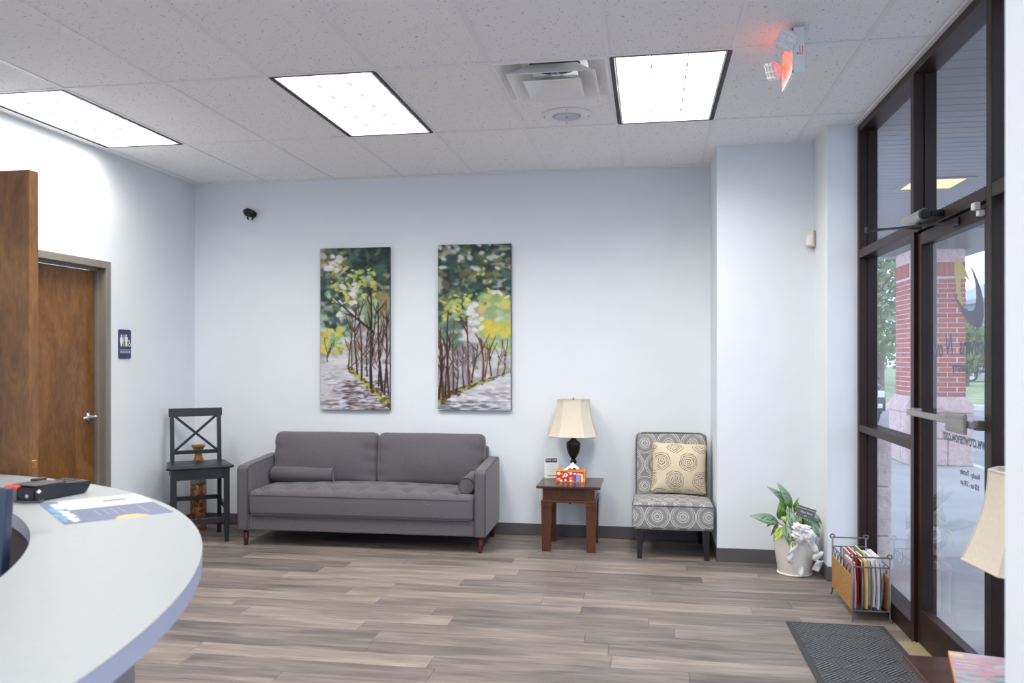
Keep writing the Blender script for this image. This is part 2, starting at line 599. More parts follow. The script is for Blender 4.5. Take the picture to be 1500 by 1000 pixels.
t = NT('rose_fabric')
fu, fv, r, th = cell_uv(t, 0.20, 0.135, 0.035, 0.02)
uvn = t.noise(t.coord('UV'), 26, 2)
rr = t.math('ADD', r, t.math('MULTIPLY', t.math('SUBTRACT', uvn, 0.5), 0.10))
rr = t.math('ADD', rr, t.math('MULTIPLY', t.math('SINE', t.math('MULTIPLY', th, 5.0)), 0.012))
C0, K0 = (218, 203, 176), (92, 86, 80)
t.color(t.ramp(rr, [(0.0, C0), (0.03, K0), (0.05, C0), (0.105, K0), (0.128, C0), (0.185, K0), (0.205, C0), (0.245, K0), (0.262, C0), (0.315, K0), (0.333, C0)], 'CONSTANT'))
t.set(0.85, 0, 0.15); M['rose_fabric'] = t.m

# leaves
def leafmat(name, a, b, vein):
    t = NT(name); co = t.coord()
    n1 = t.noise(t.coord('Object', (9, 40, 9)), 3.0, 3)
    sp = t.node('ShaderNodeSeparateXYZ'); t.link(co, sp.inputs[0])
    edge = t.math('MULTIPLY', t.math('ABSOLUTE', sp.outputs[1]), 40.0, clamp=True)
    base = t.mix(t.math('MULTIPLY', edge, 0.65), a, b)
    t.color(t.mix(t.math('GREATER_THAN', n1, 0.60), base, vein)); t.set(0.4)
    t.b.inputs['Transmission Weight'].default_value = 0.0
    M[name] = t.m
leafmat('leaf_silver', (142, 166, 140), (110, 142, 112), (62, 92, 62))
leafmat('leaf_green', (108, 144, 66), (80, 116, 52), (56, 88, 40))
leafmat('leaf_lime', (190, 208, 110), (160, 188, 90), (110, 150, 60))
simple('tree_leaf', (112, 128, 82), 0.7, var=0.3, scale=2.0)

# wicker
t = NT('wicker'); co = t.coord()
wv = t.node('ShaderNodeTexVoronoi'); wv.inputs['Scale'].default_value = 120; t.link(co, wv.inputs['Vector'])
t.color(t.ramp(wv.outputs['Distance'], [(0.0, (206, 162, 100)), (0.6, (158, 112, 62))])); t.set(0.7)
t.bump(wv.outputs['Distance'], 0.5, 0.003); M['wicker'] = t.m

# ribbed entrance mat: patches of diagonal ribs
t = NT('door_mat'); co = t.coord()
sp = t.node('ShaderNodeSeparateXYZ'); t.link(co, sp.inputs[0])
X, Y = sp.outputs[0], sp.outputs[1]
u = t.math('ADD', X, Y); v = t.math('SUBTRACT', X, Y)
ck = t.math('FLOORED_MODULO', t.math('ADD', t.math('FLOOR', t.math('MULTIPLY', u, 7.0)), t.math('FLOOR', t.math('MULTIPLY', v, 7.0))), 2.0)
ra = t.math('SINE', t.math('MULTIPLY', u, 260.0)); rb = t.math('SINE', t.math('MULTIPLY', v, 260.0))
rib = t.math('ADD', t.math('MULTIPLY', ra, ck), t.math('MULTIPLY', rb, t.math('SUBTRACT', 1.0, ck)))
fz = t.noise(co, 180, 3)
t.color(t.mix(t.math('ADD', t.math('MULTIPLY', rib, 0.45), t.math('MULTIPLY', fz, 0.6), clamp=True), (54, 55, 59), (136, 136, 140))); t.set(0.95, 0, 0.1)
t.bump(rib, 0.8, 0.004); M['door_mat'] = t.m

# bricks, colour per brick
t = NT('brick_red'); oi = t.node('ShaderNodeObjectInfo')
c = t.ramp(oi.outputs['Random'], [(0.0, (176, 88, 78)), (0.5, (192, 106, 94)), (1.0, (166, 76, 70))])
t.color(t.mix(t.math('MULTIPLY', t.noise(t.coord(), 30, 4), 0.5), c, (150, 70, 62))); t.set(0.85, 0, 0.2); t.bump(t.noise(t.coord(), 90, 3), 0.4, 0.004); M['brick_red'] = t.m

# mosaic body of the floor vase
t = NT('vase_mosaic'); vo = t.node('ShaderNodeTexVoronoi'); vo.inputs['Scale'].default_value = 45; t.link(t.coord(), vo.inputs['Vector'])
sx = t.node('ShaderNodeSeparateXYZ'); t.link(vo.outputs['Color'], sx.inputs[0])
t.color(t.ramp(sx.outputs[0], [(0.0, (92, 56, 34)), (0.5, (140, 88, 52)), (1.0, (178, 128, 84))])); t.set(0.3, 0.3); t.bump(vo.outputs['Distance'], 0.4, 0.004); M['vase_mosaic'] = t.m

# ------------------------------------------------------------------ room shell
CE = 2.97
XL_, XR_ = -3.93, 1.345
YB, YN = 6.62, -2.0
WT = 3.12

wb = MB(); wb.box(-4.10, 0.60, YB, YB + .13, 0, WT)
struct('wall_back', wb, 'wall_paint')
wl = MB()
wl.box(XL_ - .13, XL_, 2.30, 4.405, 0, WT); wl.box(XL_ - .13, XL_, 5.44, YB + .13, 0, WT); wl.box(XL_ - .13, XL_, 4.405, 5.44, 2.135, WT)
struct('wall_left', wl, 'wall_paint')
wo = MB(); wo.box(-3.93, -3.06, 2.30, 2.42, 0, WT); wo.box(-3.18, -3.06, YN - .12, 2.30, 0, WT)
struct('wall_office', wo, 'wall_paint')
wn_ = MB(); wn_.box(-3.18, 1.5, YN - .12, YN, CE, WT); wn_.box(-3.18, 1.5, YN - .12, YN, 0, .10)
struct('wall_near', wn_, 'wall_paint')
wc = MB(); wc.box(0.492, 1.40, 6.0, YB + .13, 0, WT); wc.box(1.16, 1.40, 5.585, 6.0, 0, WT)
struct('wall_right', wc, 'wall_paint')
ww = MB(); ww.box(0.5185, XR_, 1.18, 1.30, 0, CE + .01)
struct('wall_wing', ww, 'wall_paint')
wr = MB(); wr.box(XR_, 1.48, YN - .12, -1.92, 0, WT); wr.box(XR_, 1.48, -1.92, 5.585, CE + .003, 3.35)
struct('wall_front', wr, 'wall_paint')

BH = 0.098
def base(name, *boxes):
    b = MB()
    for q in boxes:
        b.box(*q, 0, BH, bevel=0.003, seg=1)
    struct(name, b, 'base_vinyl')
base('baseboard_back', (-3.93, .492, YB - .006, YB))
base('baseboard_left', (XL_, XL_ + .006, 5.47, YB), (XL_, XL_ + .006, 2.42, 4.375))
base('baseboard_right', (.486, .492, 5.994, YB), (.486, 1.16, 5.994, 6.0), (1.154, 1.16, 5.58, 5.994), (1.154, 1.345, 5.579, 5.585))
base('baseboard_wing', (.5125, .5185, 1.174, 1.306), (.5125, XR_, 1.30, 1.306))

# floor: sub-floor slab with individual planks
fl = MB(); fl.box(-4.06, 1.50, YN - .12, 6.75, -.12, -.0075)
floor = struct('floor', fl, 'desk_dark')
PW, PL, GAP = 0.1524, 1.219, 0.0012
def plank_mesh(w):
    b = MB(); b.box(-w / 2 + GAP / 2, w / 2 - GAP / 2, -PW / 2 + GAP / 2, PW / 2 - GAP / 2, -.0074, 0, bevel=0.0009, seg=1)
    return b.mesh('plank')
full = plank_mesh(PL); full.materials.append(M['floor_plank'])
rp = random.Random(11)
y = YB - PW / 2
row = 0
while y > YN:
    x = XL_ - rp.random() * PL * 0.95
    while x < XR_:
        a, b = max(x, XL_), min(x + PL, XR_ + .1)
        if b - a > 0.03:
            whole = b - a > PL - 1e-4
            me = full if whole else plank_mesh(b - a)
            link_obj('plank', me, 'floor_plank', floor, ((a + b) / 2, y, 0))
        x += PL
    y -= PW
    row += 1

# suspended ceiling
ce = MB(); ce.box(-4.06, 1.48, YN - .12, 6.75, 3.10, 3.16)  # unseen slab above the tiles, added to keep sky light out
ceiling = struct('ceiling', ce, 'grid_white')
GX0, GS, GY = 0.4175, 0.6096, 1.2192
XS_ = [XL_] + [GX0 + i * GS for i in range(-7, 2)] + [XR_]
YS_ = [YB, 5.3292 + GY, 5.3292] + [5.3292 - GY * k for k in range(1, 6)] + [YN]
TB = .012
bars = []
for xx in XS_:
    hw = TB
    b = MB(); b.box(xx - hw if xx > XL_ else xx, xx + hw if xx < XR_ else xx + .004, YN, YB, CE, CE + .004); b.box(xx - .002, xx + .002, YN, YB, CE + .004, CE + .03)
    b.build('grid_bar', 'grid_white', ceiling)
for yy in YS_:
    for xa, xb in zip(XS_, XS_[1:]):
        b = MB(); b.box(xa + TB, xb - TB, max(YN, yy - TB), min(YB, yy + TB), CE, CE + .004)
        b.build('grid_bar', 'grid_white', ceiling)
YV = 5.3292 - GY / 2
TROFF = [(2, -7), (2, -4), (2, -1), (4, -3), (6, -4), (6, -1)]  # the troffer beside the desk is unseen, added for fill
tile_cache = {}
def tile(xa, xb, ya, yb):
    w, h = round(xb - xa, 3), round(yb - ya, 3)
    key = (w, h)
    if key not in tile_cache:
        b = MB(); b.box(-w / 2 + .004, w / 2 - .004, -h / 2 + .004, h / 2 - .004, CE + .0045, CE + .02)
        me = b.mesh('ceiling_tile'); me.materials.append(M['ceiling_tile'])
        tile_cache[key] = me
    link_obj('ceiling_tile', tile_cache[key], None, ceiling, ((xa + xb) / 2, (ya + yb) / 2, 0))
for j, (y1, y0) in enumerate(zip(YS_, YS_[1:])):
    for k, (xa, xb) in enumerate(zip(XS_, XS_[1:])):
        i = k - 8
        if (j, i) in TROFF:
            continue
        if j == 2 and i == -2:
            b = MB(); b.box(xa + TB, xb - TB, YV - TB, YV + TB, CE, CE + .004); b.build('grid_bar', 'grid_white', ceiling)
            tile(xa, xb, YV, y1)
            continue
        tile(xa, xb, y0, y1)
# light wall angle where the grid meets the storefront head
b = MB(); b.box(XR_ - .022, XR_, YN, 5.585, CE - .014, CE)
b.build('wall_angle', 'grid_white', ceiling)

# recessed troffers
def make_troffer():
    t_ = thing('ceiling_light', 'troffer', 'light')
    w, h = GS / 2 - .012, GY / 2 - .012
    b = MB()
    for s_ in (-1, 1):
        b.box(s_ * w - .009, s_ * w + .009, -h, h, CE - .001, CE + .05)
        b.box(-w, w, s_ * h - .006, s_ * h + .006, CE - .001, CE + .05)
    b.build('reveal_frame', 'black_trim', t_)
    w2, h2 = w - .02, h - .012
    b = MB()
    for s_ in (-1, 1):
        b.box(s_ * w2 - .005, s_ * w2 + .005, -h2, h2, CE, CE + .05)
        b.box(-w2, w2, s_ * h2 - .004, s_ * h2 + .004, CE, CE + .05)
    b.build('inner_frame', 'grid_white', t_)
    b = MB(); b.box(-w2, w2, -h2, h2, CE + .022, CE + .03)
    b.build('diffuser', 'lamp_panel', t_)
    for k in (-1, 1):
        b = MB(); b.box(k * w2 / 3 - .0025, k * w2 / 3 + .0025, -h2, h2, CE + .004, CE + .0215); b.build('louver_blade', 'louver_metal', t_)
    for k in range(1, 6):
        yy = -h2 + 2 * h2 * k / 6
        for q in range(3):
            xa = -w2 + 2 * w2 * q / 3 + .003
            b = MB(); b.box(xa, xa + 2 * w2 / 3 - .006, yy - .0025, yy + .0025, CE + .004, CE + .0215); b.build('louver_blade', 'louver_metal', t_)
    return t_
tro = make_troffer()
LBL = {(-7, 2): 'leftmost lit louvered ceiling troffer beside the left wall', (-4, 2): 'lit louvered ceiling troffer in the middle, above the sofa', (-1, 2): 'lit louvered ceiling troffer beside the air vent and speaker'}
first = True
for j, i in TROFF:
    if True:
        cx = GX0 + (i + .5) * GS
        cy = (YS_[j] + YS_[j + 1]) / 2 if j < 7 else YS_[j] - GY / 2
        o = tro if first else copy_tree(tro)
        first = False
        o.location = (cx, cy, 0)
        o['label'] = LBL.get((i, j), 'lit ceiling troffer behind the viewer, %s' % ('added unseen for fill beside the reception desk' if j == 4 else 'at the far end of the desk' if i == -4 else 'beyond the wing wall'))
        o['group'] = 'ceiling troffers'
        ld = bpy.data.lights.new('troffer_lamp', 'AREA')
        ld.shape = 'RECTANGLE'; ld.size = .53; ld.size_y = 1.14
        ld.energy = LIGHT_POWER; ld.color = LIGHT_COLOR
        ld.spread = math.radians(148)
        lo = bpy.data.objects.new('troffer_lamp', ld); COL.objects.link(lo)
        lo.parent = o; lo.location = (0, 0, CE - .003)

# ------------------------------------------------------------------ restroom door in the left wall
d1 = sempty('door_1', 'brown stained wood restroom door in a grey metal frame')
b = MB()
for (ya, yb) in ((4.375, 4.43), (5.415, 5.468)):
    b.box(XL_ - .02, XL_ + .014, ya, yb, 0, 2.165, bevel=.003, seg=1)
b.box(XL_ - .02, XL_ + .014, 4.43, 5.415, 2.112, 2.165, bevel=.003, seg=1)
b.box(XL_ - .13, XL_, 4.405, 4.432, 0, 2.14); b.box(XL_ - .13, XL_, 5.413, 5.44, 0, 2.14); b.box(XL_ - .13, XL_, 4.43, 5.415, 2.110, 2.137)
b.box(XL_ - .075, XL_ - .045, 5.396, 5.414, 0, 2.11); b.box(XL_ - .075, XL_ - .045, 4.431, 4.449, 0, 2.11); b.box(XL_ - .075, XL_ - .045, 4.43, 5.415, 2.094, 2.112)
b.build('door_frame', 'frame_grey', d1)
b = MB(); b.box(-.0225, .0225, -.473, .473, .008, 2.092, bevel=.002, seg=1)
leaf = b.build('door_leaf', 'door_wood', d1, loc=(XL_ - .09, 4.922, 0))
lv = MB()
lv.tube([(0, 0, 0), (.012, 0, 0)], .033, 20); lv.tube([(.012, 0, 0), (.05, 0, 0)], .012, 12)
lv.tube([(.05, .008, 0), (.052, -.03, 0), (.05, -.075, -.002), (.042, -.115, -.004)], [.011, .011, .010, .007], 10)
lv.tube([(.05, 0, 0), (.06, .012, 0)], [.016, .012], 10)
lv.build('lever_handle', 'chrome', leaf, smooth=True, loc=(.0225, .405, 1.03))

# restroom plaque
sg = thing('restroom_sign', 'navy blue restroom sign with white figures beside the restroom door', 'sign', (XL_, 5.64, 1.56))
def rrect(w, h, r, n=5):
    out = []
    for cx, cy, a0 in ((w - r, h - r, 0), (-w + r, h - r, 90), (-w + r, -h + r, 180), (w - r, -h + r, 270)):
        for k in range(n + 1):
            a = math.radians(a0 + 90 * k / n)
            out.append((cx + r * math.cos(a), cy + r * math.sin(a)))
    return out
b = MB(); b.poly(rrect(.072, .111, .014), 0, .008, 'x'); b.build('plate', 'sign_blue', sg)
def fig(pts_list, name):
    q = MB()
    for p in pts_list: q.poly(p, .008, .0095, 'x')
    q.build(name, 'white_plastic', sg)
def disc(cy, cz, r, n=14): return [(cy + r * math.cos(2 * PI * k / n), cz + r * math.sin(2 * PI * k / n)) for k in range(n)]
# woman (towards the door), bar, man, wheelchair user
fig([disc(-.045, .065, .0085), [(-.056, .055), (-.034, .055), (-.028, .028), (-.031, .012), (-.036, .026), (-.031, .004), (-.036, .004), (-.037, -.018), (-.053, -.018), (-.054, .004), (-.059, .004), (-.054, .026), (-.059, .012), (-.062, .028)]], 'woman_figure')
fig([[(-.019, .073), (-.012, .073), (-.012, -.018), (-.019, -.018)]], 'divider_bar')
fig([disc(.013, .065, .0085), [(.001, .055), (.025, .055), (.03, .048), (.03, .018), (.024, .018), (.023, -.018), (.003, -.018), (.002, .018), (-.004, .018), (-.004, .048)]], 'man_figure')
wh = MB()
wh.poly(disc(.047, .026, .006), .008, .0095, 'x')
ring = [(.0088, .05 + .012 * math.cos(a), -.005 + .012 * math.sin(a)) for a in [2 * PI * k / 16 for k in range(16)]]
wh.tube(ring, .0025, 6, closed=True)
wh.tube([(.0088, .047, .02), (.0088, .049, .004), (.0088, .06, .003), (.0088, .064, -.011), (.0088, .068, -.009)], .003, 6)
wh.build('wheelchair_figure', 'white_plastic', sg)
b = MB(); b.box(.008, .009, -.065, .066, -.045, -.041); b.build('rule_line', 'sign_silver', sg)
b = MB(); b.box(.008, .0092, -.056, .058, -.068, -.052); b.build('text_band', 'sign_silver', sg)
tm = text_mesh('lettering', 'RESTROOM', .0155, .0004)
link_obj('lettering', tm, 'sign_blue', sg, (.0098, .001, -.060), (PI / 2, 0, PI / 2))

# open office door leaf, seen edge-on behind the desk
d3 = sempty('door_3', 'tall brown wood door leaf standing open behind the reception desk')
b = MB(); b.box(-.455, .455, -.021, .021, .008, 2.105, bevel=.0015, seg=1)
lf = b.build('door_leaf', 'door_wood', d3, loc=(-2.530, 2.490, 0))
b = MB(); b.box(.4545, .4562, -.011, .011, 1.085, 1.112, bevel=.0005, seg=1); b.box(.456, .458, -.004, .004, 1.092, 1.105)
b.build('latch_plate', 'brass', lf)
for zz in (.25, 1.05, 1.85):
    b = MB(); b.tube([(-.458, -.024, zz - .05), (-.458, -.024, zz + .05)], .007, 8); b.build('hinge', 'chrome', lf)

# ------------------------------------------------------------------ storefront
SX0, SX1 = 1.345, 1.455
MULL = [(5.535, 5.585), (4.45, 4.505), (3.495, 3.55), (2.40, 2.45), (1.22, 1.27), (.17, .22), (-.88, -.83), (-1.92, -1.87)]
sf = sempty('window_1', 'dark bronze storefront framing with tall glass panes')
for ya, yb in MULL:
    b = MB(); b.box(SX0, SX1, ya, yb, 0, CE, bevel=.002, seg=1); b.build('mullion', 'bronze', sf)
    b = MB(); b.box(SX0 + .05, SX0 + .062, ya - .012, yb + .012, .1 if yb > 4.5 or ya < 3 else 2.16, CE - .06); b.build('glazing_stop', 'bronze', sf)
bays = [(4.505, 5.535), (3.55, 4.45), (2.45, 3.495), (1.27, 2.40), (.22, 1.22), (-.83, .17), (-1.87, -.88)]  # last three bays are unseen, added to bring more daylight into the room
for n_, (ya, yb) in enumerate(bays):
    rails = [(CE - .055, CE), (2.10, 2.155)]
    if n_ != 1:
        rails += [(.985, 1.03), (0, .095)]
    for za, zb in rails:
        b = MB(); b.box(SX0, SX1, ya, yb, za, zb, bevel=.002, seg=1); b.build('rail', 'bronze', sf)
    zs = [(2.155, CE - .055)] + ([(1.03, 2.10), (.095, .985)] if n_ != 1 else [])
    for za, zb in zs:
        b = MB(); b.box(1.400, 1.4015, ya, yb, za, zb); b.build('pane', 'window_glass', sf)
# second run of the storefront, unseen, added behind the viewer for fill daylight
sn = sempty('window_fill', 'dark bronze storefront framing added behind the viewer to let in fill daylight')
xm = [-3.06 + k * 1.10 for k in range(5)]
for xx in xm:
    b = MB(); b.box(xx - .025, xx + .025, YN - .11, YN, .10, CE); b.build('mullion', 'bronze', sn)
for xa, xb in zip(xm, xm[1:]):
    for za, zb in ((.10, .15), (1.00, 1.05), (CE - .05, CE)):
        b = MB(); b.box(xa + .025, xb - .025, YN - .11, YN, za, zb); b.build('rail', 'bronze', sn)
    for za, zb in ((.15, 1.00), (1.05, CE - .05)):
        b = MB(); b.box(xa + .025, xb - .025, YN - .056, YN - .0545, za, zb); b.build('pane', 'window_glass', sn)
ed = sempty('door_2', 'dark bronze glass entrance door with a push bar and printed logo')
DX0, DX1 = 1.362, 1.408
DY0, DY1 = 3.556, 4.444
for ya, yb in ((DY0, DY0 + .055), (DY1 - .055, DY1)):
    b = MB(); b.box(DX0, DX1, ya, yb, .014, 2.094, bevel=.002, seg=1); b.build('stile', 'bronze', ed)
for za, zb in ((.014, .19), (2.03, 2.094)):
    b = MB(); b.box(DX0, DX1, DY0 + .055, DY1 - .055, za, zb, bevel=.002, seg=1); b.build('rail', 'bronze', ed)
gp = MB(); gp.box(1.390, 1.3915, DY0 + .055, DY1 - .055, .19, 2.03)
glass = gp.build('pane', 'window_glass', ed)
# push bar
pb = MB(); pb.box(1.300, 1.325, 3.58, 4.42, 1.172, 1.200, bevel=.003, seg=1)
for yy in (3.60, 4.40): pb.box(1.322, 1.362, yy - .02, yy + .02, 1.165, 1.207, bevel=.003, seg=1)
bar = pb.build('push_bar', 'closer_silver', ed)
pp = MB(); pp.box(1.285, 1.300, 3.615, 3.83, 1.145, 1.228, bevel=.003, seg=1); pp.box(1.281, 1.286, 3.615, 3.83, 1.16, 1.163); pp.box(1.281, 1.286, 3.615, 3.83, 1.21, 1.213)
pp.build('push_pad', 'closer_silver', bar)
# logo and lettering on the glass (read from outside)
YEL = [(3.986, 1.914), (3.96, 1.905), (3.936, 1.89), (3.912, 1.869), (3.889, 1.845), (3.872, 1.827), (3.856, 1.809), (3.842, 1.79), (3.861, 1.804), (3.884, 1.817), (3.907, 1.823), (3.931, 1.821), (3.947, 1.814), (3.957, 1.8), (3.957, 1.781), (3.955, 1.759), (3.947, 1.736), (3.938, 1.714), (3.931, 1.695), (3.955, 1.709), (3.979, 1.728), (3.994, 1.755), (4.006, 1.786), (4.019, 1.824), (4.024, 1.862), (4.021, 1.896), (4.009, 1.909)]
PUR = [(3.852, 1.871), (3.829, 1.856), (3.802, 1.836), (3.767, 1.801), (3.736, 1.766), (3.715, 1.734), (3.701, 1.698), (3.696, 1.67), (3.696, 1.639), (3.704, 1.616), (3.719, 1.599), (3.741, 1.59), (3.771, 1.591), (3.815, 1.601), (3.861, 1.619), (3.907, 1.642), (3.945, 1.67), (3.984, 1.702), (4.019, 1.734), (4.049, 1.763), (4.07, 1.781), (4.034, 1.756), (3.989, 1.726), (3.945, 1.699), (3.907, 1.681), (3.87, 1.67), (3.833, 1.666), (3.806, 1.668), (3.789, 1.679), (3.78, 1.7), (3.775, 1.724), (3.778, 1.756), (3.79, 1.792), (3.811, 1.826), (3.832, 1.851)]
def to_door(pts): return [(y_ * .972 + .112, z_) for y_, z_ in pts]
b = MB(); b.poly(YEL, 1.3919, 1.3925, 'x'); b.build('logo_crescent', 'decal_gold', glass)
b = MB(); b.poly(PUR, 1.3919, 1.3925, 'x'); b.build('logo_crescent', 'decal_purple', glass)
def door_text(body, yc, zc, size, sx=1.0, mat='decal_navy', shear=0.0, align='CENTER'):
    me = text_mesh('lettering', body, size, .0003, align=align, sx=sx, shear=shear, offset=size * .022)
    # text local x -> +Y, local y -> +Z, reading direction as seen from outside (+X side)
    link_obj('lettering', me, mat, glass, (1.3922, yc, zc), (PI / 2, 0, PI / 2))
door_text('Crowns', 3.622, 1.512, .115, .92, align='LEFT')
door_text('N', 4.085, 1.520, .135, .85, 'gate_print', .25)
door_text('ow', 4.24, 1.503, .115, .9)
door_text('Family Of Dentistry', 3.86, 1.418, .060, .80)
door_text('www.crownsnow.com', 3.905, 1.098, .075, .80)
door_text('Monday - Thursday', 3.85, .952, .035, .82)
door_text('8:00 am - 5:00 pm', 3.85, .905, .035, .82)
# closer with its arms
cl = MB(); cl.tube([(1.270, 4.045, 2.128), (1.270, 4.32, 2.128)], .0285, 18)
clo = cl.build('closer_body', 'closer_silver', ed, smooth=False)
b = MB(); b.tube([(1.270, 4.03, 2.128), (1.270, 4.047, 2.128)], .024, 16); b.tube([(1.270, 4.318, 2.128), (1.270, 4.33, 2.128)], .024, 16)
b.box(1.295, 1.345, 4.02, 4.30, 2.112, 2.144, bevel=.003, seg=1); b.tube([(1.270, 4.13, 2.07), (1.270, 4.13, 2.105)], .013, 12)
b.build('closer_cap', 'black_plastic', clo)
b = MB(); b.bar((1.270, 4.13, 2.076), (1.035, 4.10, 2.070), .022, .007); b.bar((1.035, 4.10, 2.063), (1.362, 3.90, 2.066), .020, .008)
b.tube([(1.035, 4.10, 2.055), (1.035, 4.10, 2.082)], .014, 12); b.box(1.35, 1.366, 3.87, 3.94, 2.05, 2.085, bevel=.003, seg=1)
b.build('closer_arm', 'black_plastic', clo)
b = MB(); b.box(1.32, 1.345, 3.60, 3.64, 2.07, 2.10, bevel=.003, seg=1); b.box(1.337, 1.362, 3.60, 3.63, 2.045, 2.068, bevel=.002, seg=1); b.build('alarm_contact', 'white_plastic', ed)
th_ = MB()
th_.box(1.27, 1.46, 3.55, 4.45, 0.0005, .006)
for k in range(8): th_.box(1.276 + k * .022, 1.287 + k * .022, 3.55, 4.45, .006, .010)
th_.build('threshold', 'threshold_tan', ed)

# ------------------------------------------------------------------ outside the storefront
b = MB(); b.box(1.48, 4.32, -6, 15.5, -.16, -.012); struct('sidewalk', b, 'concrete', 'pale concrete walk under the porch outside the glass')
b = MB(); b.box(-30, 1.48, -30, YN - .13, -.16, -.012); struct('bounce_ground', b, 'concrete', 'pale concrete ground added behind the viewer to bounce skylight')  # unseen ground, added to bounce skylight up to the ceiling
b = MB(); b.box(4.32, 4.45, -6, 15.5, -.20, -.008, bevel=.01); b.box(1.48, 4.45, 15.5, 15.63, -.20, -.008, bevel=.01); struct('kerb', b, 'kerb', 'light kerb edging the porch walk')
b = MB(); b.box(4.45, 60, -20, 26, -.3, -.14); b.box(-30, 4.45, 15.63, 26, -.3, -.14)
road = struct('parking_lot', b, 'asphalt', 'grey parking lot beyond the porch')
b = MB(); b.box(7.6, 9.4, 18.5, 21.5, -.14, -.137); b.build('painted_bay', 'parking_blue', road)
b = MB(); b.box(-30, 60, 26, 26.15, -.3, 0.02, bevel=.02); struct('kerb_lawn', b, 'kerb', 'light kerb in front of the lawn')
b = MB(); b.box(-30, 60, 26.15, 120, -.3, 0.0); struct('lawn', b, 'grass', 'green lawn beyond the parking lot')

# porch roof with soffit boards
PX0, PX1, PY0, PY1 = 1.48, 4.32, 2.7, 12.75
SZ = 3.20
b = MB(); b.box(PX0, PX1, PY0, PY1, SZ + .03, SZ + .35)
porch = struct('porch_ceiling', b, 'soffit', 'porch soffit of pale boards outside the glass')
bd = MB(); bd.box(0, PX1 - PX0, .004, .148, SZ, SZ + .0295, bevel=.004, seg=1); bme = bd.mesh('soffit_board'); bme.materials.append(M['soffit'])
yy = PY0
while yy < PY1 - .15:
    link_obj('soffit_board', bme, None, porch, (PX0, yy, 0)); yy += .152
b = MB(); b.box(4.32, 4.62, PY0, PY1 + .3, 2.93, SZ + .35); b.box(PX0, 4.32, PY1, PY1 + .3, 2.93, SZ + .35)
struct('porch_beam', b, 'soffit', 'boxed beam along the outer edge of the porch')
pl = thing('porch_light', 'warm square recessed light in the porch soffit outside', 'light', (2.82, 8.75, SZ))
b = MB()
for s_ in (-1, 1): b.box(s_ * .27 - .03, s_ * .27 + .03, -.30, .30, -.012, -.001); b.box(-.24, .24, s_ * .27 - .03, s_ * .27 + .03, -.012, -.001)
b.build('trim_frame', 'soffit', pl)
b = MB(); b.box(-.238, .238, -.238, .238, -.008, -.003); b.build('lens', 'porch_glow', pl)

# brick porch pillar on a stone base
bc = sempty('brick_pillar', 'red brick porch pillar on a rough pink stone base')
CX0, CX1, CY0, CY1 = 3.545, 4.245, 11.86, 12.56
b = MB(); b.box(CX0 + .006, CX1 - .006, CY0 + .006, CY1 - .006, .9, 2.76); b.build('mortar_core', 'mortar', bc)
def bmesh_brick(w, d, h):
    q = MB(); q.box(-w / 2, w / 2, -d / 2, d / 2, -h / 2, h / 2, bevel=.003, seg=1); m_ = q.mesh('brick'); m_.materials.append(M['brick_red']); return m_
BL, BHH, BD = .2225, .057, .1
brk = bmesh_brick(BL, BD, BHH); brk2 = bmesh_brick(BD, BL, BHH); sol = bmesh_brick(.057, BD, .19); sol2 = bmesh_brick(BD, .057, .19)
hb = bmesh_brick(.1, BD, BHH); hb2 = bmesh_brick(BD, .1, BHH)
z = .92 + BHH / 2
k = 0
while z < 2.52:
    xs = [CX0 + .115, CX0 + .350, CX0 + .585] if k % 2 == 0 else [CX0 + .232, CX0 + .467]
    for xx in xs:
        link_obj('brick', brk, None, bc, (xx, CY0 + BD / 2, z))
    if k % 2:
        for xx in (CX0 + .05, CX1 - .05): link_obj('brick', hb, None, bc, (xx, CY0 + BD / 2, z))
    ysb = [CY0 + .232, CY0 + .467] if k % 2 == 0 else [CY0 + .225, CY0 + .46]
    for y2 in ysb:
        link_obj('brick', brk2, None, bc, (CX0 + BD / 2, y2, z))
    link_obj('brick', hb2, None, bc, (CX0 + BD / 2, CY1 - .06, z))
    z += .067; k += 1
for q in range(10):
    link_obj('brick', sol, None, bc, (CX0 + .04 + q * .0689, CY0 + BD / 2 - .012, 2.645)); 
    if q > 0: link_obj('brick', sol2, None, bc, (CX0 + BD / 2 - .012, CY0 + .04 + q * .0689, 2.645))
def stone(x0, x1, y0, y1, z0, z1, bv=.02):
    q = MB(); q.box(x0, x1, y0, y1, z0, z1, bevel=bv, seg=2); q.build('stone_block', 'stone_pink', bc)
e_ = .075
for z0, z1 in ((-.01, .345), (.352, .70)):
    mid = (CX0 + CX1) / 2 + (.1 if z0 < .1 else -.12)
    for xa, xb in ((CX0 - e_, mid - .003), (mid + .003, CX1 + e_)):
        stone(xa, xb, CY0 - e_, CY0 + .2, z0, z1)
    stone(CX0 - e_, CX0 + .2, CY0 + .205, CY1 + e_, z0, z1); stone(CX1 - .2, CX1 + e_, CY0 + .205, CY1 + e_, z0, z1)
q = MB()
q.taper(((CX0 + CX1) / 2, (CY0 + CY1) / 2, .705), .35 + e_, .35 + e_, ((CX0 + CX1) / 2, (CY0 + CY1) / 2, .80), .35 + e_, .35 + e_)
q.build('stone_block', 'stone_pink', bc)
q = MB(); q.taper(((CX0 + CX1) / 2, (CY0 + CY1) / 2, .80), .35 + e_, .35 + e_, ((CX0 + CX1) / 2, (CY0 + CY1) / 2, .915), .355, .355); q.build('stone_block', 'stone_pink', bc)
q = MB(); q.box(CX0 - .0, CX1 + .0, CY0 - .0, CY1 + .0, 2.745, 2.93, bevel=.04, seg=3); q.build('stone_cap', 'stone_pink', bc)

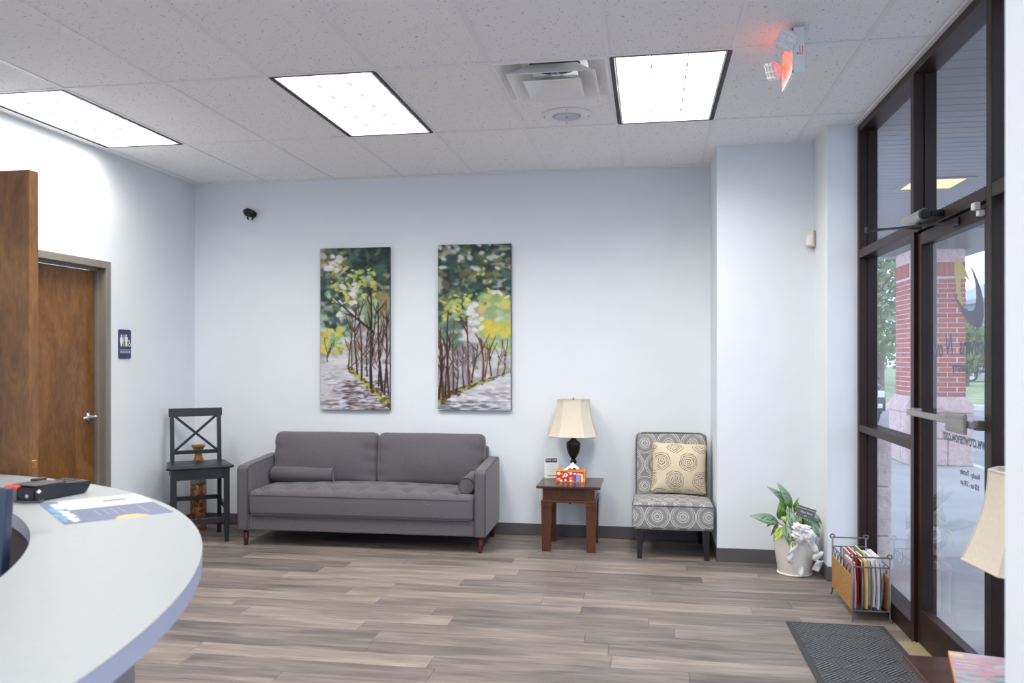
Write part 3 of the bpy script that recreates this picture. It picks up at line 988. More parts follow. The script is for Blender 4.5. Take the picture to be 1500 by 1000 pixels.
# outer face of the building next to the sidelight
ob = sempty('wall_outer', 'rough stone base and brick outer wall beside the sidelight')
for z0, z1 in ((-.01, .30), (.306, .62), (.626, .93)):
    q = MB(); q.box(1.40, 1.56, 5.60, 6.9, z0, z1, bevel=.012); q.build('stone_block', 'stone_pink', ob)
z = .965
while z < 3.18:
    q = MB(); q.box(1.40, 1.475, 5.60, 6.9, z - .027, z + .027, bevel=.003, seg=1); q.build('brick', 'brick_red', ob); z += .067
q = MB(); q.box(1.40, 1.468, 5.605, 6.9, .93, 3.2); q.build('mortar_core', 'mortar', ob)

# trees
def tree(loc, h, r, label, seed):
    rr = random.Random(seed)
    T = thing('tree', label, 'tree', loc, group='trees beyond the lawn')
    q = MB(); q.tube([(0, 0, 0), (.05, .05, h * .3), (-.05, .1, h * .6), (0, 0, h * .85)], [.16, .13, .09, .03], 8)
    for k in range(6):
        a = k * 1.05; z0 = h * (.3 + .07 * k)
        q.tube([(0, .05, z0), (math.cos(a) * r * .5, math.sin(a) * r * .5, z0 + h * .14), (math.cos(a) * r * .8, math.sin(a) * r * .8, z0 + h * .22)], [.06, .04, .015], 6)
    q.build('trunk', 'bark', T)
    V, Fc = [], []
    for k in range(2600):
        a, u = rr.uniform(0, 2 * PI), rr.uniform(-1, 1)
        rad = rr.uniform(.45, 1.0) ** .6 * (1 + .18 * math.sin(5 * a + 4 * u))
        c_ = Vector((math.cos(a) * math.sqrt(1 - u * u) * rad * r, math.sin(a) * math.sqrt(1 - u * u) * rad * r, h * .60 + u * rad * h * .42))
        n_ = Vector((rr.gauss(0, 1), rr.gauss(0, 1), rr.gauss(0, 1))).normalized(); s1 = n_.orthogonal().normalized(); s2 = n_.cross(s1)
        w = rr.uniform(.08, .17)
        i0 = len(V)
        V += [tuple(c_ + s1 * w), tuple(c_ + s2 * w * .6), tuple(c_ - s1 * w), tuple(c_ - s2 * w * .6)]
        Fc.append((i0, i0 + 1, i0 + 2, i0 + 3))
    me = bpy.data.meshes.new('crown'); me.from_pydata(V, [], Fc)
    o = link_obj('crown', me, 'tree_leaf', T); o['kind'] = 'stuff'
tree((9.9, 37.2, 0), 6.6, 1.9, 'leafy tree filling the left edge of the sidelight view', 1)
tree((11.9, 45.0, 0), 6.4, 2.1, 'leafy tree just left of the brick pillar', 2)
tree((15.4, 43.0, 0), 3.4, 1.1, 'low tree between the brick pillar and the far blue building', 3)
tree((8.6, 50.0, 0), 7.4, 2.6, 'tall tree furthest back behind the parked car', 4)

# parked cars
def car(loc, rz, paint, label, name='parked_car'):
    C = thing(name, label, 'car', loc, rz, group='parked cars')
    prof = [(-2.25, .28), (-2.28, .62), (-2.15, .92), (-1.15, 1.05), (1.7, 1.08), (2.2, 1.02), (2.3, .6), (2.25, .28)]
    q = MB(); q.poly(prof, -.91, .91, 'x'); bmesh.ops.bevel(q.bm, geom=q.bm.edges[:], offset=.07, segments=3, affect='EDGES'); q.build('body', paint, C, smooth=True)
    gp_ = [(-1.2, 1.04), (-.45, 1.60), (1.35, 1.62), (2.05, 1.06)]
    q = MB(); q.poly(gp_, -.82, .82, 'x')
    for v in q.bm.verts:
        if v.co.z > 1.3: v.co.x *= .82
    q.build('cabin_glass', 'car_glass', C)
    q = MB(); q.box(-.68, .68, -.5, 1.42, 1.60, 1.68, bevel=.03); q.build('roof', paint, C, smooth=True)
    for sx in (-1, 1):
        for sy in (-1.38, 1.38):
            w = MB(); w.tube([(sx * .72, sy, .34), (sx * .93, sy, .34)], .34, 20); wo_ = w.build('wheel', 'tire', C)
            w = MB(); w.tube([(sx * .925, sy, .34), (sx * .94, sy, .34)], .21, 14); w.build('rim', 'chrome', wo_)
        h_ = MB(); h_.box(sx * .70 - .17, sx * .70 + .17, -2.30, -2.15, .66, .82, bevel=.03); h_.build('headlight', 'lens_clear', C)
        h_ = MB(); h_.box(sx * .72 - .1, sx * .72 + .1, -2.31, -2.2, .42, .52, bevel=.02); h_.build('fog_light', 'lens_clear', C)
        h_ = MB(); h_.box(sx * 1.0 - .11, sx * 1.0 + .11, -.98, -.84, 1.02, 1.18, bevel=.03); h_.build('wing_mirror', paint, C, smooth=True)
    h_ = MB()
    for k in range(4): h_.box(-.48, .48, -2.30, -2.2, .60 + k * .06, .63 + k * .06, bevel=.006, seg=1)
    h_.build('grille', 'chrome', C)
    return C
car((4.47, 22.0, -.14), 0, 'car_black', 'black car parked facing the glass, left of the brick pillar')
car((19.4, 50.5, 0.0), PI / 2, 'car_white', 'white car far away beside the blue building')

# far building
fb = thing('building', 'pale blue far building with a sloping roof seen through the door', 'building', (28.5, 60, 0), .12)
q = MB(); q.box(-7.5, 7.5, -4, 4, 0, 4.9); q.build('wall', 'siding_blue', fb)
q = MB(); q.poly([(-8.1, 4.85), (0, 7.8), (8.1, 4.85), (8.1, 5.15), (0, 8.1), (-8.1, 5.15)], -4.5, 4.5, 'y'); q.build('roof', 'roof_slate', fb)
q = MB(); q.poly([(-7.5, 4.9), (7.5, 4.9), (0, 7.7)], -3.98, 3.98, 'y'); q.build('gable', 'siding_blue', fb)
for xx in (-5.6, -2.8, 0.4, 3.6, 6.0):
    q = MB(); q.box(xx - .6, xx + .6, -4.06, -3.98, 1.2, 2.9, bevel=.02, seg=1); wf = q.build('window', 'car_white', fb)
    q = MB(); q.box(xx - .52, xx + .52, -4.08, -4.05, 1.28, 2.82); q.build('pane', 'car_glass', wf)

# ------------------------------------------------------------------ sofa
so = thing('sofa', 'grey upholstered two-seat sofa with tufted seat against the back wall', 'sofa', (-2.155, 5.897, 0), .022)
HW = .977
def arm_obj(sx):
    q = MB(); q.poly([(0, .122), (0, .60), (.03, .622), (.60, .655), (.655, .64), (.655, .122)], -.044, .044, 'x')
    bmesh.ops.bevel(q.bm, geom=[e for e in q.bm.edges], offset=.014, segments=3, profile=.6, affect='EDGES')
    a_ = q.build('armrest', 'sofa_fabric', so, smooth=True, loc=(sx * (HW - .045), 0, 0))
    for kx in (-1, 1):
        p = MB(); p.tube([(kx * .040, -.001, .135), (kx * .040, -.001, .598), (kx * .040, .03, .618), (kx * .040, .60, .651)], .0035, 6); p.build('piping', 'sofa_piping', a_)
for sx in (-1, 1): arm_obj(sx)
q = MB(); q.box(-HW + .089, HW - .089, .012, .60, .125, .245, bevel=.01); q.build('base_rail', 'sofa_fabric', so, smooth=False)
q = MB(); q.box(-HW + .089, HW - .089, .56, .685, .245, .735, bevel=.03, seg=3); q.build('back_frame', 'sofa_fabric', so, smooth=True)
# tufted seat
tufts = [(-.79 + .19 * k, .105) for k in range(9)] + [(-.885 + .19 * k, .30) for k in range(1, 10)]
SHX, SHY, SHZ = .884, .28, .098
def seatfn(u):
    if u.z > .03:
        d = 0
        for tx, ty in tufts:
            dx, dy = u.x - tx, u.y - (ty - .27)
            d += .032 * math.exp(-(dx / .040) ** 2 - (dy / .036) ** 2)
        # shallow pleats running from the front row to the front edge
        for tx, ty in tufts[:9]:
            if u.y < ty - .27:
                d += .008 * math.exp(-((u.x - tx) / .014) ** 2)
        u.z -= d
    return u
me = cushion_mesh('seat_cushion', SHX, SHY, SHZ, .035, (0, .006, .034), n=60, fn=seatfn)
sc_ = link_obj('seat_cushion', me, 'sofa_fabric', so, (0, .27, .335))
for tx, ty in tufts:
    q = MB(); q.sphere((tx, ty, .424), .010, 10, 6, (1, 1, .45)); q.build('button', 'sofa_fabric', sc_, smooth=True).location = (0, -.27, -.335)
q = MB(); q.tube([(-SHX + .03, -.003, .246), (SHX - .03, -.003, .246)], .004, 6); q.build('piping', 'sofa_piping', so)
q = MB(); q.tube([(-SHX + .04, -.0115, .400), (-.4, -.0150, .400), (0, -.0158, .400), (.4, -.0150, .400), (SHX - .04, -.0115, .400)], .0028, 6); q.build('piping', 'sofa_fabric', so)
def backfn(sgn):
    def f(u):
        # slumped top edge: corners rise a little
        if u.z > 0: u.z += .012 * (abs(u.x) / .44) ** 3 * (u.z / .2)
        u.y += .003 * math.sin(u.x * 21 + u.z * 13) + (.006 * math.sin(u.z * 60 + 8 * u.x) * max(0, (abs(u.x) - .30) / .137) if u.y < 0 else 0)
        return u
    return f
for sx in (-1, 1):
    me = cushion_mesh('back_cushion', .437, .075, .205, .05, (.006, .05, .012), n=26, fn=backfn(sx))
    c_ = link_obj('back_cushion', me, 'sofa_fabric', so, (sx * .441, .505, .628), (-.10, 0, 0))
    q = MB(); q.tube([(-.40, -.070, .165), (-.2, -.082, .158), (0, -.085, .156), (.2, -.082, .158), (.40, -.070, .165)], .002, 6); q.build('seam', 'sofa_piping', c_)
for lx, ly in ((-.93, .055), (.93, .055), (-.93, .60), (.93, .60)):
    q = MB(); q.tube([(lx * .995, ly - (.015 if ly < .3 else -.01), 0), (lx, ly, .125)], [.015, .023], 14); q.build('leg', 'cherry_leg', so, smooth=True)

def bolster(name, label, loc, rot, L, r):
    q = MB(); q.tube([(-L / 2, 0, 0), (-L / 2 + .004, 0, 0), (L / 2 - .004, 0, 0), (L / 2, 0, 0)], [r * .9, r, r, r * .9], 24)
    B = tag(q.build(name, 'sofa_fabric', smooth=False, loc=loc, rot=rot), label, 'cushion', 'bolster cushions on the sofa')
    for f in B.data.polygons:
        f.use_smooth = abs(f.normal.x) < .5
    for s_ in (-1, 1):
        p = MB(); p.tube([(s_ * L / 2, r * .97 * math.cos(2 * PI * k / 24), r * .97 * math.sin(2 * PI * k / 24)) for k in range(24)], .004, 6, closed=True); p.build('piping', 'sofa_piping', B)
bolster('bolster_cushion', 'grey bolster cushion lying along the back of the sofa, left end', (-2.765, 6.275, .508), (0, 0, .02), .52, .058)
bolster('bolster_cushion', 'grey bolster cushion against the right sofa arm, end facing out', (-1.345, 6.19, .500), (0, -.02, PI / 2 + .02), .42, .060)

# ------------------------------------------------------------------ counter chair in the corner
ch = thing('counter_chair', 'black wooden counter-height chair with X-shaped back in the corner', 'chair', (-3.558, 6.045, 0), .62)
cw, cd = .195, .19
q = MB()
me = cushion_mesh('seat', .235, .215, .014, .013, (0, 0, .0), n=14, fn=lambda u: Vector((u.x * (1 - .06 * u.y / .2), u.y, u.z - (.008 * math.exp(-(u.x / .12) ** 2 - ((u.y - .02) / .12) ** 2) if u.z > 0 else 0))))
link_obj('seat', me, 'black_paint', ch, (0, -.01, .598))
for sx in (-1, 1):
    q = MB(); q.taper((sx * cw, -cd, 0), .014, .014, (sx * cw, -cd, .20), .021, .021); q.taper((sx * cw, -cd, .20), .021, .021, (sx * cw, -cd, .586), .021, .021); q.build('leg', 'black_paint', ch)
    # rear leg runs up into the back post
    q = MB(); pts = [(cd + .02, 0), (cd, .20), (cd - .005, .45), (cd, .60), (cd + .012, .78), (cd + .045, 1.035)]
    for (y0, z0), (y1, z1) in zip(pts, pts[1:]): q.taper((sx * cw * .93, y0, z0), .016, .019, (sx * cw * .93, y1, z1), .016, .019)
    q.build('back_post', 'black_paint', ch)
    q = MB(); q.box(sx * cw - .011, sx * cw + .011, -cd + .02, cd - .018, .505, .586); q.build('apron', 'black_paint', ch)
    q = MB(); q.box(sx * cw - .010, sx * cw + .010, -cd + .018, cd - .02, .25, .285); q.build('stretcher', 'black_paint', ch)
q = MB(); q.box(-cw + .02, cw - .02, -cd - .010, -cd + .012, .505, .586); q.build('apron', 'black_paint', ch)
q = MB(); q.box(-cw + .02, cw - .02, cd - .02, cd + .002, .52, .586); q.build('apron', 'black_paint', ch)
q = MB(); q.box(-cw + .018, cw - .018, -cd - .013, -cd + .013, .155, .20, bevel=.004, seg=1); q.build('foot_rail', 'black_paint', ch)
q = MB(); q.box(-cw + .018, cw - .018, cd - .012, cd + .012, .285, .32); q.build('stretcher', 'black_paint', ch)
q = MB(); q.box(-cw * 1.06, cw * 1.06, -.011, .011, -.034, .034, bevel=.004, seg=2); q.build('top_rail', 'black_paint', ch, loc=(0, cd + .042, 1.005), rot=(-.13, 0, 0))
q = MB(); q.box(-cw + .03, cw - .03, cd + .0, cd + .018, .665, .695); q.build('lower_rail', 'black_paint', ch)
for s_ in (-1, 1):
    q = MB(); q.bar((-s_ * (cw - .03), cd + .010, .69), (s_ * (cw - .03), cd + .036, .98), .020, .014 if s_ > 0 else .012, up=(0, -1, 0)); q.build('cross_slat', 'black_paint', ch)

# floor vase behind the chair
va = thing('floor_vase', 'tall bronze floor vase with flared gold neck behind the black chair', 'vase', (-3.765, 6.40, 0))
q = MB(); q.lathe([(.055, 0), (.066, .012), (.066, .05), (.062, .065), (.066, .08), (.066, .385)], 28, cap=True); q.build('body', 'vase_mosaic', va, smooth=True)
q = MB(); q.lathe([(.066, .385), (.067, .40), (.062, .43), (.045, .455), (.03, .47)], 28); q.build('shoulder', 'vase_green', va, smooth=True)
q = MB(); pr = [(.028, .468), (.03, .49), (.034, .52), (.054, .555), (.052, .565), (.034, .60), (.027, .635), (.036, .675), (.054, .705), (.056, .712), (.046, .700), (.02, .66)]
q.lathe(pr, 32)
for v in q.bm.verts:
    if v.co.z > .53:
        a = math.atan2(v.co.y, v.co.x); k = 1 + .08 * math.cos(8 * a) * min(1, (v.co.z - .53) / .03); v.co.x *= k; v.co.y *= k
q.build('neck', 'vase_gold', va, smooth=True)

# ------------------------------------------------------------------ end tables and lamps
def make_table(loc, label):
    T = thing('end_table', label, 'table', loc, group='matching wooden end tables')
    q = MB(); q.box(-.24, .24, -.235, .235, .478, .498, bevel=.005, seg=2); q.build('table_top', 'table_top', T)
    q = MB()
    q.box(-.195, .195, -.193, -.178, .384, .478); q.box(-.195, .195, .178, .193, .384, .478)
    q.box(-.195, -.18, -.178, .178, .384, .478); q.box(.18, .195, -.178, .178, .384, .478)
    q.build('apron', 'table_wood', T)
    q = MB(); q.box(-.125, .125, -.1965, -.193, .392, .472, bevel=.002, seg=1); dr = q.build('drawer_front', 'table_wood', T)
    q = MB(); q.box(-.207, .207, -.207, .207, .370, .384, bevel=.003, seg=1); q.build('moulding', 'table_wood', T)
    for sx in (-1, 1):
        for sy in (-1, 1):
            q = MB(); cx, cy = sx * .168, sy * .168
            q.taper((cx, cy, 0), .031, .031, (cx, cy, .315), .037, .037)
            q.taper((cx, cy, .315), .033, .033, (cx, cy, .322), .033, .033); q.taper((cx, cy, .322), .038, .038, (cx, cy, .334), .038, .038)
            q.taper((cx, cy, .334), .033, .033, (cx, cy, .341), .033, .033); q.taper((cx, cy, .341), .038, .038, (cx, cy, .370), .038, .038)
            q.build('leg', 'table_wood', T)
    q = MB(); q.sphere((.01, -.185, .364), .007, 12, 8); q.build('knob', 'lamp_bronze', dr, smooth=True)
    return T
make_table((-.583, 6.290, 0), 'brown wooden end table between the sofa and the patterned chair')
make_table((1.06, 2.595, 0), 'dark wooden end table in the near right corner by the entrance')

def make_lamp(loc, rz, label):
    Lm = thing('table_lamp', label, 'lamp', loc, rz, group='matching table lamps')
    q = MB(); q.box(-.055, .055, -.055, .055, 0, .012, bevel=.003, seg=1); q.lathe([(.050, .012), (.050, .022), (.034, .036), (.026, .044), (.022, .06)], 20); q.build('base', 'lamp_bronze', Lm)
    q = MB(); pr = [(.016, .055), (.018, .075), (.026, .083), (.018, .092), (.014, .115), (.025, .128), (.028, .138), (.02, .150), (.016, .158), (.030, .178), (.045, .205), (.054, .240), (.058, .275), (.056, .286), (.050, .292), (.030, .306), (.018, .318), (.016, .330), (.022, .338), (.014, .345), (.010, .38)]
    q.lathe(pr, 14); q.build('urn', 'lamp_bronze', Lm)
    q = MB(); q.tube([(0, 0, .37), (0, 0, .62)], .004, 8)
    for a in (0, PI / 2): q.tube([(-.115 * math.cos(a), -.115 * math.sin(a), .605), (0, 0, .615), (.115 * math.cos(a), .115 * math.sin(a), .605)], .0025, 6)
    q.build('harp', 'brass', Lm)
    q = MB(); q.lathe([(.004, .615), (.007, .622), (.009, .632), (.004, .642), (.001, .646)], 12); q.build('finial', 'brass', Lm, smooth=True)
    # bell shade: square plan with cut corners
    rings = []
    S = MB()
    prof = []
    N = 10
    for k in range(N + 1):
        t_ = k / N
        z_ = .345 + .281 * t_
        hw = .122 + (.185 - .122) * (1 - t_) ** 1.75
        prof.append((hw, z_))
    for hw, z_ in prof:
        c_ = hw * .55
        pl_ = [(-c_, -hw), (c_, -hw), (hw, -c_), (hw, c_), (c_, hw), (-c_, hw), (-hw, c_), (-hw, -c_)]
        # side panels slightly bowed inwards
        rings.append([S.bm.verts.new((x_, y_, z_)) for x_, y_ in pl_])
    for A, B in zip(rings, rings[1:]):
        for k in range(8): S.bm.faces.new((A[k], A[(k + 1) % 8], B[(k + 1) % 8], B[k]))
    me = S.mesh('shade')
    sh = link_obj('shade', me, 'shade_cream', Lm)
    sm = sh.modifiers.new('solid', 'SOLIDIFY'); sm.thickness = .002
    for k in range(8):
        pts = []
        for hw, z_ in prof:
            c_ = hw * .55
            pl_ = [(-c_, -hw), (c_, -hw), (hw, -c_), (hw, c_), (c_, hw), (-c_, hw), (-hw, c_), (-hw, -c_)]
            pts.append((*pl_[k], z_))
        q = MB(); q.tube(pts, .0028, 6); q.build('rib', 'shade_cream', sh)
    for hw, z_ in (prof[0], prof[-1]):
        c_ = hw * .55
        q = MB(); q.tube([(x_, y_, z_) for x_, y_ in [(-c_, -hw), (c_, -hw), (hw, -c_), (hw, c_), (c_, hw), (-c_, hw), (-hw, c_), (-hw, -c_)]], .0038, 6, closed=True); q.build('trim', 'shade_cream', sh)
    return Lm
make_lamp((-.577, 6.445, .498), .0, 'table lamp with cream bell shade on the table beside the sofa')
make_lamp((1.155, 2.635, .498), .12, 'table lamp with cream bell shade cut off at the right edge')

# tissue box
tb = thing('tissue_box', 'orange tissue box with colourful floral print on the end table', 'tissue box', (-.583, 6.316, .498), .01)
q = MB(); q.box(-.112, .112, -.056, .056, 0, .088, bevel=.002, seg=1); q.build('carton', 'tissue_orange', tb)
rt = random.Random(3)
A = np.zeros((40, 96, 3)); A[:] = (206, 62, 36)
A[:2] = A[-2:] = (244, 158, 46); A[:, :2] = A[:, -5:] = (244, 158, 46)
for (u_, v_, r_, c_) in [(.09, .22, 6, (250, 240, 235)), (.09, .22, 2.5, (240, 200, 60)), (.33, .35, 7, (245, 240, 240)), (.33, .35, 3, (110, 140, 200)), (.50, .2, 5.5, (240, 200, 220)), (.50, .2, 2, (250, 240, 240)), (.09, .72, 5.5, (240, 170, 190)), (.2, .25, 3, (250, 190, 80)), (.24, .5, 3.5, (250, 240, 230)), (.32, .8, 4, (250, 240, 235)), (.38, .68, 2.5, (60, 60, 90)), (.50, .62, 5, (245, 180, 80)), (.5, .85, 4, (255, 245, 240)), (.86, .3, 4, (250, 200, 160)), (.9, .7, 5, (245, 200, 205)), (.56, .85, 3, (240, 160, 60)), (.17, .85, 4, (250, 245, 240)), (.42, .12, 2.5, (250, 220, 120))]:
    dab(A, u_ * 96, v_ * 40, r_, r_ * .9, 0, c_)
for x0, x1, c_ in ((.61, .655, (120, 90, 180)), (.655, .70, (80, 80, 190)), (.70, .735, (200, 150, 210)), (.74, .785, (120, 190, 210)), (.785, .82, (150, 170, 220)), (.86, .93, (248, 205, 205))):
    rect(A, x0, .28, x1, .95, c_)
rect(A, .61, .18, .70, .30, (250, 240, 240)); rect(A, .74, .22, .82, .32, (240, 230, 220))
link_obj('printed_front', raster_mesh('printed_front', A, .222, .086), 'print_gloss', tb, (0, -.0566, .044))
q = MB(); n_ = 14; V = []; 
rq = random.Random(5)
grid = [[None] * n_ for _ in range(n_)]
for i in range(n_):
    for j in range(n_):
        u_, v_ = i / (n_ - 1) * 2 - 1, j / (n_ - 1) * 2 - 1
        h_ = .046 * max(0, 1 - abs(u_ - .25) ** 1.5) * (1 - .5 * abs(v_)) + .014 * math.sin(u_ * 7 + v_ * 3) * (1 - abs(u_)) + .006 * math.sin(v_ * 9)
        grid[i][j] = q.bm.verts.new((u_ * .062 * (1 - .2 * abs(v_)), v_ * .025 + .012 * math.sin(u_ * 4), .0885 + max(0.001, h_)))
for i in range(n_ - 1):
    for j in range(n_ - 1): q.bm.faces.new((grid[i][j], grid[i + 1][j], grid[i + 1][j + 1], grid[i][j + 1]))
q.build('tissue', 'tissue_white', tb, smooth=True)

# free wifi card in an acrylic stand
wf = thing('wifi_sign', 'small white FREE WIFI card in an upright clear stand beside the tissue box', 'sign', (-.752, 6.435, .498), .30)
q = MB(); q.box(-.056, .056, -.035, .035, 0, .004, bevel=.001, seg=1); q.build('stand_foot', 'acrylic', wf)
q = MB(); q.box(-.055, .055, -.002, .002, .004, .168); q.build('card', 'paper', wf)
q = MB(); q.box(-.047, .047, -.0028, -.002, .128, .160); q.build('blue_banner', 'sign_blue', wf)
link_obj('lettering', text_mesh('lettering', 'FREE WIFI', .0205, .0003), 'paper', wf, (0, -.0031, .145), (PI / 2, 0, 0))
q = MB()
for k, (a_, b_) in enumerate(((-.02, .02), (-.035, .03), (-.042, .042), (-.02, .015))): q.box(a_, b_, -.0026, -.002, .108 - k * .018, .1105 - k * .018)
q.build('small_print', 'sign_silver', wf)
q = MB(); q.box(-.03, .04, -.0026, -.002, .018, .024); q.build('small_print', 'plaque_grey', wf)

# ------------------------------------------------------------------ armless patterned chair
ac = thing('slipper_chair', 'armless chair in grey medallion print fabric beside the column', 'chair', (.182, 5.972, 0), .0)
def acseat(u):
    u.z += (.010 * math.cos(u.x / .29 * PI / 2) - .012 * max(0, u.y / .27)) if u.z > .05 else 0
    return u
me = cushion_mesh('seat', .290, .272, .094, .028, (0, .004, .016), n=22, fn=acseat); box_uv(me)
st_ = link_obj('seat', me, 'medallion_fabric', ac, (0, .275, .306))
lp = []
for x_, y_ in [(-.285, .30), (-.287, .02), (-.275, .004), (0, -.002), (.275, .004), (.287, .02), (.285, .30)]: lp.append((x_, y_, .386 + .006 * math.cos(x_ / .29 * PI / 2)))
q = MB(); q.tube(lp, .0042, 6); q.build('piping', 'chair_piping', st_).location = (0, -.275, -.306)
me = cushion_mesh('backrest', .275, .062, .26, .05, (0, .012, 0), n=20); box_uv(me)
bk = link_obj('backrest', me, 'medallion_fabric', ac, (0, .50, .615), (-.10, 0, 0))
q = MB(); q.tube([(-.265, -.048, -.20), (-.268, -.048, .19), (-.255, -.048, .232), (-.215, -.048, .252), (0, -.050, .256), (.215, -.048, .252), (.255, -.048, .232), (.268, -.048, .19), (.265, -.048, -.20)], .004, 6); q.build('piping', 'chair_piping', bk)
for sx in (-1, 1):
    q = MB(); q.taper((sx * .238, .035, 0), .016, .016, (sx * .232, .045, .215), .027, .027); q.build('leg', 'black_plastic', ac)
    q = MB(); q.taper((sx * .225, .575, 0), .016, .016, (sx * .225, .50, .215), .026, .026); q.build('leg', 'black_plastic', ac)
def pinch(u):
    k = (abs(u.x) / .21) ** 4 * (abs(u.z) / .19) ** 4
    u.y *= 1 - .6 * max((abs(u.x) / .21) ** 6, (abs(u.z) / .19) ** 6)
    u.x *= 1 - .05 * (1 - (abs(u.x) / .22) ** 2) * 0 + .02 * k; u.z *= 1 + .02 * k
    u.x -= .012 * math.copysign(1, u.x) * (1 - (u.z / .19) ** 2) * (abs(u.x) / .21) ** 4
    u.y += .004 * math.sin(u.x * 40 + u.z * 25) * (abs(u.z) / .19)
    return u
me = cushion_mesh('throw_pillow', .207, .052, .188, .03, (0, .045, 0), n=20, fn=pinch); box_uv(me)
pw = link_obj('throw_pillow', me, 'rose_fabric', None, (.236, 6.350, .612), (-.14, .03, 0.04))
tag(pw, 'cream throw pillow with black scribbled roses on the patterned chair', 'pillow')

# ------------------------------------------------------------------ potted plant with ribbon and marker
PC = (.985, 5.765)
pp_ = thing('potted_plant', 'green leafy plant in a cream round pot by the column', 'plant', (PC[0], PC[1], 0))
q = MB(); q.lathe([(.108, 0), (.115, .004), (.116, .010), (.104, .013)], 32); q.build('saucer', 'pot_cream', pp_, smooth=True)
q = MB(); q.lathe([(.105, .014), (.110, .02), (.150, .285), (.152, .292), (.144, .292), (.138, .26)], 36); q.build('pot', 'pot_cream', pp_, smooth=True)
q = MB(); q.lathe([(.0, .255), (.139, .262)], 24, cap=False); q.build('soil', 'pot_soil', pp_)
def leaf(b0, tip, w, mat, yb=5.72, yt=5.66, bend=.04, nrm=(0, -1, .5)):
    B_, T_ = Vector((b0[0], yb, b0[1])), Vector((tip[0], yt, tip[1]))
    d = T_ - B_; L_ = d.length; d.normalize()
    n_ = Vector(nrm); n_ = (n_ - d * n_.dot(d)).normalized(); s_ = n_.cross(d)
    bm_ = MB(); N = 9
    rows = []
    for i in range(N + 1):
        t_ = i / N
        wd = w * math.sin(PI * (t_ * .96 + .02) ** .85) ** .9 * (1 - .25 * t_)
        zc = bend * math.sin(PI * t_)
        rows.append([bm_.bm.verts.new((t_ * L_, k * wd / 2, zc + abs(k) * wd * .12)) for k in (-1, -.5, 0, .5, 1)])
    for A_, Bb in zip(rows, rows[1:]):
        for k in range(4): bm_.bm.faces.new((A_[k], A_[k + 1], Bb[k + 1], Bb[k]))
    o = bm_.build('leaf', mat, pp_, smooth=True)
    m = Matrix((( d.x, s_.x, n_.x, B_.x - PC[0]), (d.y, s_.y, n_.y, B_.y - PC[1]), (d.z, s_.z, n_.z, B_.z), (0, 0, 0, 1)))
    o.matrix_local = m
    sm_ = o.modifiers.new('solid', 'SOLIDIFY'); sm_.thickness = .0012
for b0, tip, w, mt, yb, yt in [
    ((.873, .344), (.677, .394), .080, 'leaf_silver', 5.72, 5.68), ((.959, .440), (.864, .619), .064, 'leaf_silver', 5.74, 5.72), ((.940, .465), (.798, .588), .050, 'leaf_silver', 5.76, 5.74),
    ((.895, .360), (.880, .480), .075, 'leaf_green', 5.75, 5.73), ((.940, .440), (.944, .320), .066, 'leaf_silver', 5.68, 5.63), ((.910, .345), (.925, .222), .076, 'leaf_silver', 5.66, 5.605),
    ((.898, .318), (.828, .232), .062, 'leaf_lime', 5.70, 5.64), ((.946, .260), (.951, .188), .036, 'leaf_lime', 5.62, 5.605), ((1.060, .380), (1.126, .266), .052, 'leaf_silver', 5.70, 5.66),
    ((1.075, .410), (1.150, .348), .046, 'leaf_silver', 5.73, 5.70), ((.977, .387), (1.104, .298), .050, 'leaf_green', 5.72, 5.67), ((.873, .335), (.820, .259), .030, 'leaf_green', 5.74, 5.70),
    ((.970, .440), (1.006, .520), .020, 'leaf_green', 5.74, 5.73), ((.903, .512), (.950, .450), .050, 'leaf_green', 5.73, 5.72), ((.840, .345), (.800, .309), .022, 'leaf_green', 5.75, 5.74),
    ((.893, .396), (.912, .350), .044, 'leaf_lime', 5.69, 5.66), ((1.080, .375), (1.144, .313), .036, 'leaf_silver', 5.74, 5.71), ((.99, .40), (1.02, .47), .04, 'leaf_green', 5.80, 5.86), ((.93, .40), (.90, .52), .05, 'leaf_green', 5.82, 5.86)]:
    leaf(b0, tip, w, mt, yb, yt, bend=.025)
for (x_, z_) in ((.873, .344), (.959, .45), (.94, .47), (.895, .37), (1.06, .38), (1.07, .41), (.977, .39), (.93, .44)):
    q = MB(); q.tube([((.97 - PC[0]) * .6 + (x_ - PC[0]) * .2, 0, .258), ((x_ - PC[0]) * .7, -.02, .30 + (z_ - .3) * .5), (x_ - PC[0], -.035, z_)], [.005, .004, .003], 6); q.build('stem', 'stem_green', pp_, smooth=True)

rb = thing('ribbon_bow', 'shiny white ribbon bow with long tails on the front of the plant pot', 'bow', (1.01, 5.60, .29))
rx = random.Random(4)
for x_, z_, r_ in ((.968, .350, .026), (.997, .336, .026), (.962, .300, .027), (.984, .272, .025), (1.026, .330, .028), (1.050, .302, .028), (1.018, .288, .026), (1.046, .264, .025), (1.064, .292, .020)):
    q = MB(); q.sphere((0, 0, 0), r_, 28, 18, (1.05, .8, 1.0))
    ph = rx.uniform(0, 6); ax = Vector((rx.uniform(-1, 1), rx.uniform(-.4, .4), rx.uniform(-1, 1))).normalized()
    for v in q.bm.verts:
        d = v.co.normalized()
        k = 1 + .24 * math.sin(7.5 * d.dot(ax) + 3 * d.y + ph) + .10 * math.sin(14 * d.x + 9 * d.z + ph * 2)
        v.co *= k
    q.build('loop', 'ribbon_white', rb, smooth=True, loc=(x_ - 1.01, -.012 + rx.uniform(-.008, .008), z_ - .29))
